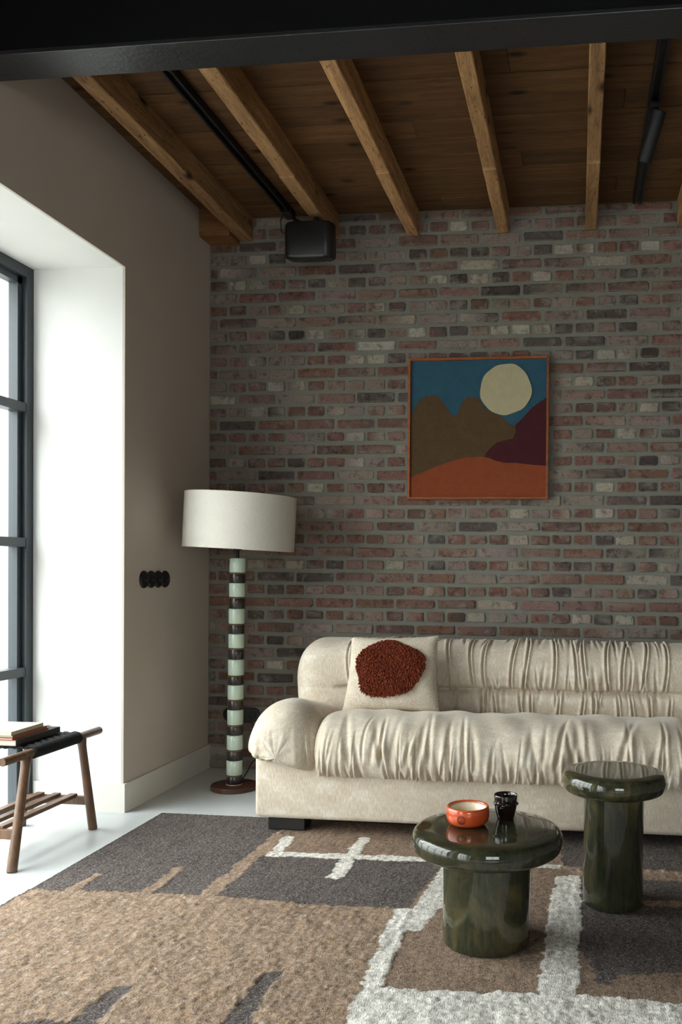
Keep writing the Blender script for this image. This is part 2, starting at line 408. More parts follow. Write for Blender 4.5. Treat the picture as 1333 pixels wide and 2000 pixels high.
# ------------------------------------------------------------------ brick wall
WB = MB().box(-0.012, ROOM_X1, 0.0, 0.25, 0, CEIL + 0.13).build('wall_back', M['mortar']); tag(WB, kind='structure')
HC, PS, Z0 = 0.07, 0.2247, 2.892
PALE = [(0.56,1.71),(0.8,1.71),(0.69,1.98),(0.56,2.4),(0.1,2.72),(1.93,2.83),(2.38,2.83),(1.36,2.96),(1.25,2.69),(1.8,2.68),(1.48,2.68),(0.91,2.54),(0.8,2.4),(1.14,2.41),(1.82,2.4),(1.7,2.4),(1.59,2.4),(0.9,2.33),(2.17,2.26),(2.28,2.26),(2.06,2.12),(0.8,2.27),(0.91,2.26),(1.23,2.83),(0.11,2.68),(0.23,2.26),(0.34,2.12),(0.23,1.98),(0.07,2.05),(0.23,2.82),(0.45,2.12),(2.4,1.98),(2.29,1.84),(2.18,1.56),(2.29,1.28),(2.3,0.86),(2.09,0.86),(2.17,1.42),(0.58,1.56),(0.34,0.58),(0.57,1.42)]
DARK = [(0.11,2.41),(0.11,2.12),(0.34,1.98),(0.11,1.84),(0.22,1.84),(0.11,1.98),(0.34,2.82),(0.12,2.48),(0.23,2.89),(0.45,2.4),(0.46,1.7),(2.28,2.54),(2.27,2.69),(2.28,2.4),(2.4,2.26),(2.2,2.47),(2.41,2.19),(2.52,1.98),(2.41,1.7),(2.41,1.56),(2.19,2.12),(2.5,2.05),(2.23,1.63),(2.18,1.28),(2.41,1.0),(2.51,1.49),(2.3,1.21),(2.51,1.21),(2.09,1.14),(2.19,0.86),(0.56,1.07),(0.34,1.0),(0.34,0.72),(0.36,0.51),(0.45,0.65),(0.57,0.86),(0.56,0.72),(0.25,0.86),(0.34,1.63),(0.11,1.56),(1.13,2.83),(1.48,2.83),(1.82,2.83),(0.79,2.76),(1.37,2.69),(1.59,2.69),(1.59,2.62),(1.82,2.61),(1.38,2.54),(1.02,2.54),(1.26,2.4),(1.93,2.4),(1.83,2.33),(2.05,2.33),(1.02,2.26),(2.06,2.26),(0.8,2.48),(1.48,2.48)]
rb = random.Random(5)
def jit(c, a=0.12):
    k = 1 + rb.uniform(-a, a); return tuple(max(0.004, x * k * (1 + rb.uniform(-0.05, 0.05))) for x in c)
def brick_colour(kind, stretcher):
    if kind == 'pale': return jit((0.34, 0.305, 0.25))
    if kind == 'dark': return jit((0.070, 0.054, 0.050), 0.3)
    r = rb.random()
    if r < 0.36: return jit((0.165, 0.088, 0.068))          # red
    if r < 0.58: return jit((0.195, 0.125, 0.102))          # pink red
    if r < 0.78: return jit((0.215, 0.168, 0.145))            # pinkish grey
    if r < 0.90: return jit((0.125, 0.072, 0.055))          # dark red
    if r < 0.94: return jit((0.29, 0.25, 0.205))
    return jit((0.085, 0.068, 0.064))
def brick_shape(x0, x1, z0, z1):
    """worn brick: jittered rounded outline, arrised edge, slightly hollow or proud face"""
    d = rb.uniform(0.004, 0.010); ry = lambda: rb.uniform(-0.0018, 0.0018); c = rb.uniform(0.004, 0.009)
    xm = (x0 + x1) / 2
    out = [(x0 + c, z0), (xm, z0), (x1 - c, z0), (x1, z0 + c), (x1, z1 - c), (x1 - c, z1), (xm, z1), (x0 + c, z1), (x0, z1 - c), (x0, z0 + c)]
    out = [(x + ry(), z + ry()) for x, z in out]; n = len(out); zm = (z0 + z1) / 2
    sc = lambda k: [(xm + (x - xm) * (1 - k / (x1 - x0) * 2), zm + (z - zm) * (1 - k / (z1 - z0) * 2)) for x, z in out]
    A = out; Bq = sc(0.0012); Cq = sc(0.006)
    vs = [(x, 0.004, z) for x, z in A] + [(x, -d * 0.75, z) for x, z in Bq] + [(x, -d + rb.uniform(-0.0012, 0.0012), z) for x, z in Cq]
    fs = []
    for k in (0, n):
        for i in range(n): j = (i + 1) % n; fs.append((k + i, k + j, k + n + j, k + n + i))
    fs.append(tuple(2 * n + i for i in range(n)))
    return vs, fs
def brick_cols(c, n=10):
    lime = (0.25, 0.225, 0.19); out = []
    c2 = brick_colour('dark' if rb.random() < 0.3 else 'pale' if rb.random() < 0.15 else '', False) if rb.random() < 0.5 else c
    side = (1.0, 0.5, 0.0, 0.0, 0.0, 0.0, 0.5, 1.0, 1.0, 1.0); flip = rb.random() < 0.5; amt = rb.uniform(0.3, 0.85)
    for ring in range(3):
        for i in range(n):
            k = (rb.uniform(0.1, 0.6), rb.uniform(0.0, 0.7), rb.uniform(0.0, 0.12) if rb.random() < 0.88 else 0.5)[ring]
            g = amt * ((1 - side[i]) if flip else side[i]); cc = [a * (1 - g) + b * g for a, b in zip(c, c2)]
            out.append(tuple(a * (1 - k) + b * k for a, b in zip(cc, lime)) + (1,))
    return out
bricks = []
k = -2
while True:
    zc = Z0 - HC * k
    if zc < 0.02: break
    if k % 2 == 0:
        off = 2.298 if (k // 2) % 2 else 2.298 - PS / 2; w = PS
    else:
        off = 2.298 - PS / 4; w = PS / 2
    i0 = math.floor((0 - off) / w)
    x = off + i0 * w
    while x < ROOM_X1:
        a = max(x + 0.0080, 0.004); b = min(x + w - 0.0080, ROOM_X1)
        zj = rb.uniform(-0.0015, 0.0015)
        a += rb.uniform(-0.002, 0.002) if a > 0.01 else 0; b += rb.uniform(-0.002, 0.002)
        if b - a > 0.025:
            zlo = max(zc - 0.0256 + zj + rb.uniform(-0.002, 0.002), 0.004); zhi = min(zc + 0.0256 + zj + rb.uniform(-0.002, 0.002), CEIL - 0.004)
            bricks.append([a, b, zlo, zhi, (a + b) / 2, zc, k % 2 == 0])
        x += w
    k += 1
def in_view(q):
    a, b, z0, z1, xc, zc, st = q
    if b > 2.66 or zc < 0.1: return False
    if zc < 0.78 and xc > 0.78: return False
    if 1.16 < xc < 1.86 and 1.53 < zc < 2.23: return False
    return True
def pick(L, q):
    return any(q[0] - 0.004 <= x <= q[1] + 0.004 and abs(z - q[5]) < 0.034 for x, z in L)
vis = [q for q in bricks if in_view(q)]
vis.sort(key=lambda q: -((q[1] - q[0]) * (1 + 0.1 * q[4])))
single = set(id(q) for q in vis[:300])
def colour_attr(me, cols):
    at = me.color_attributes.new('bcol', 'FLOAT_COLOR', 'POINT')
    at.data.foreach_set('color', np.array(cols, dtype=np.float32).ravel())
rest = MB(); rest_c = []
for q in bricks:
    kind = 'pale' if pick(PALE, q) else 'dark' if pick(DARK, q) else ''
    c = brick_colour(kind, q[6])
    vs, fs = brick_shape(*q[:4]); vc = brick_cols(c)
    if id(q) in single:
        me = bpy.data.meshes.new('brick'); me.from_pydata(vs, [], fs); colour_attr(me, vc); me.update()
        me.materials.append(M['brick']); link('brick', me, None, WB)
    else:
        rest.add(vs, fs); rest_c += vc
me = bpy.data.meshes.new('small_bricks'); me.from_pydata(rest.v, [], rest.f); colour_attr(me, rest_c); me.materials.append(M['brick'])
tag(link('small_bricks', me, None, WB), kind='stuff')

# ------------------------------------------------------------------ ceiling, joists, steel
CE = MB().box(-T, ROOM_X1 + 0.2, ROOM_Y0 - 0.4, 0.25, CEIL + 0.03, CEIL + 0.13).build('ceiling', M['dark_ceiling']); tag(CE, kind='structure')
y = -0.004; i = 0
while y > -1.83:
    y2 = max(y - 0.1555, -1.838)
    splits = [-0.0, 1.32 + 0.45 * ((i * 7) % 5), ROOM_X1]
    for a, b in zip(splits[:-1], splits[1:]):
        dz = random.uniform(-0.002, 0.002)
        MB().box(a + 0.0008, b - 0.0008, y2 + 0.0022, y - 0.0022, CEIL + dz, CEIL + 0.03, 0.0015).build('board', M['boards'], CE)
    y = y2; i += 1

def joist(x, w, label, z0=2.918, y0=-1.838, y1=-0.0, notch=True, group=None):
    """rough sawn timber with a slight step in its underside"""
    mb = MB(); yn = -0.75 + random.uniform(-0.012, 0.012); st = 0.005 if notch else 0.0
    ys = np.concatenate([np.linspace(y0, yn - 0.012, 14), np.linspace(yn - 0.008, yn + 0.008, 3), np.linspace(yn + 0.012, y1, 11)])
    rows = []
    for t in ys:
        jx = noise.noise(Vector((x * 9, t * 5, 0))) * 0.003; jz = noise.noise(Vector((x * 9 + 5, t * 6, 3))) * 0.002
        inn = 0.006 if (notch and abs(t - yn) < 0.01) else 0.0
        zz = z0 + jz + (st if t < yn else 0) + inn
        c = 0.004
        rows.append([(x - w / 2 + jx, t, CEIL + 0.02), (x - w / 2 + jx, t, zz + c), (x - w / 2 + jx + c, t, zz), (x + w / 2 + jx - c, t, zz), (x + w / 2 + jx, t, zz + c), (x + w / 2 + jx, t, CEIL + 0.02)])
    V = np.array(rows); mb.grid(V, False, True); n = V.shape[0]
    mb.f.append(tuple(range(6))); mb.f.append(tuple((n - 1) * 6 + i for i in range(6)))
    o = mb.build('timber_joist', M['joist'])
    return tag(o, label, 'beam', group)
G = 'timber joists under the board ceiling'
joist(0.213, 0.074, 'rough timber ceiling joist running beside the plain left wall', 2.925, notch=False, group=G)
joist(0.700, 0.072, 'rough timber ceiling joist that meets the black loudspeaker', 2.920, group=G)
joist(1.150, 0.062, 'rough timber ceiling joist above the brown hills side of the tapestry', group=G)
joist(1.637, 0.062, 'rough timber ceiling joist above the moon side of the tapestry', group=G)
joist(2.102, 0.058, 'rough timber ceiling joist next to the track with the spotlight', group=G)
joist(2.575, 0.06, 'rough timber ceiling joist just past the spotlight track', group=G)
for x in (3.04, 3.50, 3.96, 4.42, 4.88):
    joist(x, 0.06, 'rough timber ceiling joist over the open right side of the room', group=G)
o = MB().box(0.002, 0.172, -0.15, 0.0, 2.905, CEIL, 0.004).build('timber_block', M['block'])
tag(o, 'dark timber block in the ceiling corner beside the first joist', 'beam')

sb = thing('steel_beam', (2.6, -1.85, 2.825), 'glossy black painted steel beam crossing the ceiling in front of the joists', 'beam')
MB().box(0.001, ROOM_X1 - 0.003, -1.925, -1.776, 2.826, 2.841, 0.002).build('lower_flange', M['steel'], sb)
MB().box(0.003, ROOM_X1 - 0.003, -1.86, -1.84, 2.841, 3.078).build('web', M['black_paint'], sb)
MB().box(0.003, ROOM_X1 - 0.003, -1.9245, -1.861, 2.8412, 3.079).build('fascia', M['matt_black'], sb)

# ------------------------------------------------------------------ windows
def window(name, y0, y1, z0, z1, bars_z, ncol):
    fx0, fx1 = -0.52, -0.445; fwid = 0.05
    root = MB()
    root.box(fx0, fx1, y1 - fwid, y1, z0, z1); root.box(fx0, fx1, y0, y0 + fwid, z0, z1)
    root.box(fx0, fx1, y0 + fwid, y1 - fwid, z1 - fwid, z1); root.box(fx0, fx1, y0 + fwid, y1 - fwid, z0, z0 + 0.012)
    o = root.build(name, M['window_steel']); tag(o, kind='structure')
    a, b = y0 + fwid, y1 - fwid
    cols = np.linspace(a, b, ncol + 1)
    zs = [z0 + 0.012] + bars_z + [z1 - fwid]
    # inner sash
    s = MB(); w = 0.032
    for (c0, c1, d0, d1) in ((b - w, b, zs[0], zs[-1]), (a, a + w, zs[0], zs[-1])): s.box(-0.512, -0.468, c0, c1, d0, d1)
    s.box(-0.512, -0.468, a, b, zs[-1] - w, zs[-1]); s.box(-0.512, -0.468, a, b, zs[0], zs[0] + 0.02)
    s.build('sash', M['window_steel'], o)
    for zz in bars_z: MB().box(-0.510, -0.447, a, b, zz - 0.021, zz + 0.021, 0.003).build('glazing_bar', M['window_steel'], o)
    for c in cols[1:-1]: MB().box(-0.511, -0.455, c - 0.022, c + 0.022, zs[0], zs[-1], 0.003).build('mullion', M['window_steel'], o)
    for i in range(ncol):
        for j in range(len(zs) - 1):
            MB().box(-0.4925, -0.4875, cols[i] + 0.004, cols[i + 1] - 0.004, zs[j] + 0.004, zs[j + 1] - 0.004).build('pane', M['glass'], o)
    MB().box(-0.475, -0.448, (a + b) / 2 - 0.01, (a + b) / 2 + 0.01, 1.0, 1.14, 0.004).build('handle', M['black_paint'], o)
    return o
window('window_1', *WINS[0], [0.636, 1.227, 1.839], 5)
window('window_2', *WINS[1], [0.636, 1.227, 1.839], 5)
w3 = MB(); x0, x1, z0, z1 = WIN_REAR; yy = ROOM_Y0 - 0.30
for (a, b, c, d) in ((x0, x0 + 0.05, z0, z1), (x1 - 0.05, x1, z0, z1), (x0, x1, z0, z0 + 0.05), (x0, x1, z1 - 0.05, z1), ((x0 + x1) / 2 - 0.02, (x0 + x1) / 2 + 0.02, z0, z1)):
    w3.box(a, b, yy - 0.03, yy + 0.03, c, d)
o = w3.build('window_3', M['window_steel']); tag(o, kind='structure')
for a, b in ((x0 + 0.05, (x0 + x1) / 2 - 0.02), ((x0 + x1) / 2 + 0.02, x1 - 0.05)):
    MB().box(a, b, yy - 0.003, yy + 0.003, z0 + 0.05, z1 - 0.05).build('pane', M['glass'], o)

# ------------------------------------------------------------------ rug
TAN, DRK, WHT, BRN = (0.305, 0.212, 0.147), (0.092, 0.076, 0.072), (0.72, 0.69, 0.635), (0.235, 0.160, 0.112)
RX0, RX1, RY0, RY1 = 0.185, 3.30, -3.30, -0.91
REG = [
 (DRK, 0.0, [(0.0,-0.80),(0.80,-0.80),(0.800,-1.16),(0.787,-1.835),(0.5,-1.845),(0.0,-1.885)]),
 (BRN, 0.0, [(0.80,-0.80),(2.0,-0.80),(1.996,-1.40),(0.854,-1.40)]),
 (DRK, 0.0, [(0.852,-1.40),(1.21,-1.395),(1.56,-1.385),(1.515,-1.842),(1.242,-1.86),(0.99,-1.847),(0.838,-1.83)]),
 (BRN, 0.0, [(1.562,-1.38),(1.997,-1.37),(2.07,-1.452),(3.4,-1.44),(3.4,-2.37),(2.058,-2.353),(1.54,-2.39),(1.50,-1.849)]),
 (DRK, 0.0, [(2.0,-0.80),(3.4,-0.80),(3.4,-1.32),(2.197,-1.367),(2.0,-1.362)]),
 (DRK, 0.0, [(2.075,-1.466),(3.4,-1.44),(3.4,-2.18),(2.35,-2.187),(2.171,-2.224),(2.152,-2.281),(2.118,-2.285),(2.11,-2.212),(2.067,-2.052)]),
 (TAN, 0.0, [(2.279,-1.654),(2.60,-1.651),(2.60,-1.705),(2.277,-1.709)]),
 (WHT, 0.3, [(0.85,-1.362),(1.212,-1.345),(1.514,-1.337),(1.995,-1.342),(1.996,-1.395),(1.524,-1.392),(1.227,-1.400),(0.872,-1.418)]),
 (WHT, 0.3, [(0.855,-1.161),(0.897,-1.165),(0.908,-1.39),(0.865,-1.412)]),
 (WHT, 0.3, [(1.162,-1.135),(1.208,-1.129),(1.222,-1.613),(1.163,-1.611)]),
 (WHT, 0.3, [(1.552,-1.50),(1.556,-1.40),(1.605,-1.40),(1.618,-1.796),(1.582,-2.019),(1.532,-2.015),(1.525,-1.849)]),
 (WHT, 0.7, [(1.464,-1.862),(1.525,-1.849),(1.548,-2.386),(1.60,-2.592),(1.503,-2.70)]),
 (WHT, 0.7, [(1.54,-2.388),(1.756,-2.376),(1.958,-2.357),(2.058,-2.351),(2.33,-2.361),(3.4,-2.37),(3.4,-2.9),(1.50,-2.9),(1.503,-2.55)]),
 (WHT, 0.4, [(1.985,-1.469),(2.068,-1.452),(2.078,-1.729),(2.060,-2.36),(1.956,-2.36),(1.964,-2.002)]),
 (TAN, 0.5, [(0.328,-1.68),(0.360,-1.687),(0.366,-1.875),(0.311,-1.875)]),
 (TAN, 0.5, [(0.575,-1.578),(0.612,-1.575),(0.630,-1.855),(0.587,-1.855)]),
 (TAN, 0.2, [(0.800,-1.155),(0.856,-1.174),(0.843,-1.84),(0.785,-1.84)]),
 (DRK, 0.0, [(0.848,-2.476),(0.893,-2.47),(0.905,-2.657),(0.89,-2.75),(0.70,-2.75),(0.70,-2.675),(0.838,-2.65)]),
 (DRK, 0.0, [(1.206,-2.346),(1.252,-2.333),(1.268,-2.611),(1.26,-2.75),(1.195,-2.75)]),
]
def inside(poly, X, Y):
    r = np.zeros(X.shape, bool); n = len(poly)
    for i in range(n):
        x1, y1 = poly[i]; x2, y2 = poly[(i + 1) % n]
        if y1 == y2: continue
        c = ((y1 > Y) != (y2 > Y)) & (X < (x2 - x1) * (Y - y1) / (y2 - y1) + x1); r ^= c
    return r
def vnoise(X, Y, s, seed):
    """value noise on arrays"""
    xs, ys = X / s, Y / s; xi = np.floor(xs).astype(int); yi = np.floor(ys).astype(int); fx = xs - xi; fy = ys - yi
    def h(a, b):
        q = (a * 374761393 + b * 668265263 + seed * 982451653) & 0x7fffffff; q = ((q ^ (q >> 13)) * 1274126177) & 0x7fffffff
        return ((q ^ (q >> 16)) & 0xffff) / 65535.0
    fx = fx * fx * (3 - 2 * fx); fy = fy * fy * (3 - 2 * fy)
    return (h(xi, yi) * (1 - fx) + h(xi + 1, yi) * fx) * (1 - fy) + (h(xi, yi + 1) * (1 - fx) + h(xi + 1, yi + 1) * fx) * fy
def make_rug():
    d = 0.0055; nx = int((2.75 - RX0) / d); ny = int((RY1 + 2.80) / d)
    xs = np.concatenate([np.linspace(RX0, 2.75, nx), np.linspace(2.80, RX1, 12)])
    ys = np.concatenate([np.linspace(RY0, -2.84, 12), np.linspace(-2.80, RY1, ny)])
    X, Y = np.meshgrid(xs, ys, indexing='ij')
    wx = (vnoise(X, Y, 0.016, 1) - 0.5) * 0.016 + (vnoise(X, Y, 0.06, 2) - 0.5) * 0.014
    wy = (vnoise(X, Y, 0.014, 3) - 0.5) * 0.018 + (vnoise(X, Y, 0.07, 4) - 0.5) * 0.012
    C = np.empty(X.shape + (3,)); C[:] = TAN; Hh = np.full(X.shape, 0.7)
    for col, sh, poly in REG:
        q = inside(poly, X + wx, Y + wy); C[q] = col; Hh[q] = sh
    # heathered yarn: streaks along the weave
    n1 = vnoise(X, Y, 0.011, 8); n2 = vnoise(X * 2.6, Y * 0.35, 0.02, 9); n3 = vnoise(X, Y, 0.16, 10); n4 = vnoise(X, Y, 0.007, 12)
    k = 0.34 + 0.60 * n1 + 0.46 * n2 + 0.16 * n3 + 0.14 * n4
    C *= k[..., None]
    isT = (Hh > 0.6) & (C[..., 0] > C[..., 2] * 1.5)
    fleck = (vnoise(X, Y * 0.45, 0.0085, 14) > 0.88) & isT
    C[fleck] = C[fleck] * 0.4 + np.array((0.52, 0.45, 0.38)) * 0.6
    gold = (vnoise(X, Y, 0.010, 15) > 0.86) & isT
    C[gold] = C[gold] * 0.5 + np.array((0.36, 0.22, 0.09)) * 0.5
    Z = 0.006 + Hh * (0.0065 * vnoise(X, Y, 0.015, 21) * vnoise(X, Y, 0.05, 22) * 1.6 + 0.0035 * n4) + 0.0014 * n4
    edge = np.minimum.reduce([X - RX0, RX1 - X, RY1 - Y, Y - RY0]); bd = edge < 0.012
    C[bd] = np.array(DRK) * 0.6; Z = np.where(edge < 0.003, 0.001, Z)
    V = np.stack([X, Y, Z], -1); nu, nv = X.shape
    idx = np.arange(nu * nv).reshape(nu, nv)
    F = np.stack([idx[:-1, :-1], idx[1:, :-1], idx[1:, 1:], idx[:-1, 1:]], -1).reshape(-1, 4)
    me = bpy.data.meshes.new('rug')
    me.vertices.add(nu * nv); me.vertices.foreach_set('co', V.astype(np.float32).ravel())
    me.loops.add(F.size); me.loops.foreach_set('vertex_index', F.astype(np.int32).ravel())
    me.polygons.add(len(F)); me.polygons.foreach_set('loop_start', np.arange(0, F.size, 4, dtype=np.int32)); me.polygons.foreach_set('loop_total', np.full(len(F), 4, np.int32))
    me.update(calc_edges=True); me.polygons.foreach_set('use_smooth', np.ones(len(F), bool))
    at = me.color_attributes.new('rcol', 'FLOAT_COLOR', 'POINT')
    at.data.foreach_set('color', np.concatenate([C, np.ones(C.shape[:2] + (1,))], -1).astype(np.float32).ravel())
    return link('rug', me, M['rug'])
tag(make_rug(), 'large handwoven wool rug in tan, charcoal and ivory blocks on the concrete floor', 'rug')

# ------------------------------------------------------------------ sofa
SO = thing('sofa', (1.74, -0.70, 0.0), 'beige chenille sofa with gathered cushions against the brick wall', 'sofa')
SX0, SX1 = 0.70, 2.78            # body sides
CX = (SX0 + SX1) / 2
def fold_field(S, Tt, rng, n, s0, s1, t_from, t_len, depth, width, slant):
    """sum of gathered creases running along t from t_from over t_len (may be negative)"""
    D = np.zeros_like(S)
    for i in range(n):
        x = rng.uniform(s0, s1); L = t_len * rng.uniform(0.35, 1.0); A = depth * rng.uniform(0.35, 1.0); w = width * rng.uniform(0.6, 1.5)
        sl = slant * rng.uniform(-1, 1.0); ph = rng.uniform(0, 6.28); wob = rng.uniform(0.2, 1) * width * 1.2
        u = (Tt - t_from) / L; m = np.clip(1 - u, 0, 1) * (u >= -0.02); m = m * m * (3 - 2 * m)
        dx = S - (x + sl * np.clip(u, 0, 1) + wob * np.sin(ph + u * 4))
        D += m * A * (-np.exp(-(dx / w) ** 2) + 0.55 * np.exp(-((dx - 2.1 * w) / (1.5 * w)) ** 2) + 0.45 * np.exp(-((dx + 2.1 * w) / (1.5 * w)) ** 2))
    return D
def sweep(prof, s, end, p, centre, disp, axis='x', round0=True, round1=True):
    """closed profile (a,b) swept along s, rounded off towards both ends; disp(S,T,N) -> offset along profile normal"""
    n = len(prof); tang = np.roll(prof, -1, 0) - np.roll(prof, 1, 0); nor = np.stack([tang[:, 1], -tang[:, 0]], -1)
    nor /= np.linalg.norm(nor, axis=1)[:, None]
    if np.sum((prof - prof.mean(0)) * nor) < 0: nor = -nor
    L = np.linalg.norm(np.roll(prof, -1, 0) - prof, axis=1); t = np.concatenate([[0], np.cumsum(L)[:-1]])
    S, Tt = np.meshgrid(s, t, indexing='ij')
    d0 = np.clip((s - s[0]) / end, 0, 1) if round0 else np.ones_like(s); d1 = np.clip((s[-1] - s) / end, 0, 1) if round1 else np.ones_like(s)
    g = (1 - (1 - np.minimum(d0, d1)) ** p) ** (1 / p); g = np.maximum(g, 0.02)
    D = disp(S, Tt) * np.clip(g * 1.2 - 0.2, 0, 1)[:, None]
    P = centre + (prof - centre)[None] * g[:, None, None] + nor[None] * D[..., None]
    if axis == 'x': V = np.stack([S, P[..., 0], P[..., 1]], -1)
    else: V = np.stack([P[..., 0], S, P[..., 1]], -1)
    mb = MB(); mb.grid(V, False, True); N_ = V.shape[0]
    mb.f.append(tuple(range(n))); mb.f.append(tuple((N_ - 1) * n + i for i in range(n)))
    return mb
rng = np.random.default_rng(3)
# base box, softened edges
bm_ = MB().box(SX0, SX1, -1.115, -0.22, 0.062, 0.33, 0.022); bm_.build('base', M['sofa'], SO, True, 50)
# seat cushion
sp = catmull([(-1.125, 0.252), (-1.165, 0.285), (-1.180, 0.345), (-1.165, 0.410), (-1.115, 0.462), (-1.03, 0.492), (-0.92, 0.498), (-0.80, 0.485), (-0.66, 0.455), (-0.55, 0.42), (-0.53, 0.34), (-0.60, 0.262), (-0.85, 0.250), (-1.05, 0.248)], 120)
def seat_disp(S, Tt):
    rr = np.random.default_rng(21); tt = Tt
    D = fold_field(S, tt, rr, 110, 0.96, 2.52, 0.0, 0.30, 0.0085, 0.0055, 0.04)
    D += fold_field(S, tt, rr, 32, 0.98, 2.50, 0.06, 0.42, 0.0165, 0.0085, 0.09) * np.clip((tt - 0.08) / 0.06, 0, 1)
    D += 0.003 * np.sin(S * 19 + 2 * np.sin(tt * 9)) * np.clip(tt / 0.2, 0, 1) * (tt < 0.8) + 0.003 * np.sin(S * 41 + tt * 14) * (tt < 0.7)
    return D * (tt < 0.95) * np.clip(tt / 0.022, 0, 1)
sweep(sp, np.linspace(0.935, 2.545, 700), 0.10, 2.6, np.array((-0.85, 0.33)), seat_disp).build('seat_cushion', M['sofa'], SO, True, 180)
# arms
def arm(sign):
    pr = [(0.965, 0.262), (0.985, 0.35), (0.972, 0.43), (0.930, 0.505), (0.860, 0.548), (0.775, 0.542), (0.705, 0.495), (0.664, 0.425), (0.652, 0.365), (0.672, 0.326), (0.735, 0.306), (0.85, 0.282)]
    prof = catmull(pr, 110)
    def disp(S, Tt):
        D = 0.004 * np.sin(S * 13 + Tt * 9) + 0.004 * np.sin(Tt * 17 + S * 5)
        return D
    mb = sweep(prof, np.linspace(-1.185, -0.42, 170), 0.18, 2.6, np.array((0.82, 0.335)), disp, 'y', True, True)
    V = np.array(mb.v)
    # gathers radiating from the lower front seam
    rr = np.random.default_rng(31 if sign > 0 else 32)
    ang = np.arctan2(V[:, 2] - 0.30, V[:, 0] - 0.84); D = np.zeros(len(V))
    front = np.clip((-0.93 - V[:, 1]) / 0.12, 0, 1)
    for i in range(32):
        x = rr.uniform(0.67, 0.97); w = rr.uniform(0.0045, 0.009); zl = rr.uniform(0.36, 0.48); A = rr.uniform(0.003, 0.009)
        m = np.clip((zl - V[:, 2]) / 0.12, 0, 1) * front
        dx = V[:, 0] - (x + (V[:, 2] - 0.3) * (0.85 - x) * 0.9)
        D += m * A * (-np.exp(-(dx / w) ** 2) + 0.5 * np.exp(-((dx - 2 * w) / (1.4 * w)) ** 2) + 0.5 * np.exp(-((dx + 2 * w) / (1.4 * w)) ** 2))
    V[:, 1] -= D * 1.15 * np.clip((V[:, 2] - 0.300) / 0.03, 0, 1)
    kz = 1 - 0.5 * np.clip((V[:, 1] + 0.98) / 0.5, 0, 1) ** 1.2
    V[:, 2] = np.where(V[:, 2] > 0.33, 0.33 + (V[:, 2] - 0.33) * kz, V[:, 2])
    if sign < 0: V[:, 0] = 2 * CX - V[:, 0]
    mb.v = [tuple(p) for p in V.tolist()]
    mb.build('armrest', M['sofa'], SO, True, 180)
arm(1); arm(-1)
# backrest: two gathered rolls with a deep seam between, plain puffed ends
bp = catmull([(-0.55, 0.36), (-0.605, 0.42), (-0.628, 0.49), (-0.636, 0.54), (-0.642, 0.59), (-0.648, 0.65), (-0.630, 0.715), (-0.575, 0.765), (-0.48, 0.783), (-0.37, 0.76), (-0.30, 0.68), (-0.27, 0.52), (-0.28, 0.36)], 150)
iseam = int(np.argmin(np.abs(bp[:, 0] + 0.638) + np.abs(bp[:, 1] - 0.556) * 2))
Lb = np.linalg.norm(np.roll(bp, -1, 0) - bp, axis=1); tb = np.concatenate([[0], np.cumsum(Lb)[:-1]]); TS = tb[iseam]
itop = int(np.argmax(bp[:, 1])); TT = tb[itop]
def back_disp(S, Tt):
    rr = np.random.default_rng(44); mid = np.clip((S - 0.90) / 0.14, 0, 1) * np.clip((2.58 - S) / 0.14, 0, 1)
    D = (-0.034 * np.exp(-((Tt - TS) / 0.011) ** 2) - 0.018 * np.exp(-((Tt - TS) / 0.03) ** 2)) * (0.10 + 0.90 * mid)
    F = fold_field(S, Tt, rr, 46, 0.98, 2.48, TS, 0.21, 0.011, 0.0055, 0.03)                       # up from the seam
    F += fold_field(S, -Tt, rr, 40, 0.98, 2.48, -TT, 0.24, 0.011, 0.0060, 0.03) * (Tt > TS)          # down from the top
    F += fold_field(S, -Tt, rr, 44, 0.98, 2.48, -TS, 0.16, 0.010, 0.0055, 0.02)                     # down from the seam
    crack = np.zeros_like(S)
    for i in range(17):
        x = 1.0 + i * 0.092 + rr.uniform(-0.03, 0.03); dx = S - x - 0.012 * np.sin(Tt * 11 + i); w = 0.0042
        crack += 0.014 * (-np.exp(-(dx / w) ** 2) + 0.5 * np.exp(-((dx - 2 * w) / (1.6 * w)) ** 2) + 0.5 * np.exp(-((dx + 2 * w) / (1.6 * w)) ** 2))
    m2 = np.clip((Tt - TS) / 0.03, 0, 1) * np.clip((TT + 0.03 - Tt) / 0.05, 0, 1)
    m3 = np.clip((TS - Tt) / 0.03, 0, 1)
    shift = np.roll(crack, 16, axis=0)
    return (D + (F + crack * m2 + shift * m3) * mid) * (Tt < TT + 0.12) + 0.004 * np.sin(S * 9 + Tt * 6) * (Tt < TT)
sweep(bp, np.linspace(0.690, 2.79, 900), 0.17, 2.7, np.array((-0.45, 0.53)), back_disp).build('backrest', M['sofa'], SO, True, 180)
for (a, b) in ((0.752, 0.912), (2.57, 2.73)):
    for (c, d) in ((-1.085, -0.985), (-0.36, -0.26)):
        MB().box(a, b, c, d, 0.009 if c < -0.92 else 0.0, 0.064, 0.003).build('foot', M['sofa_foot'], SO)

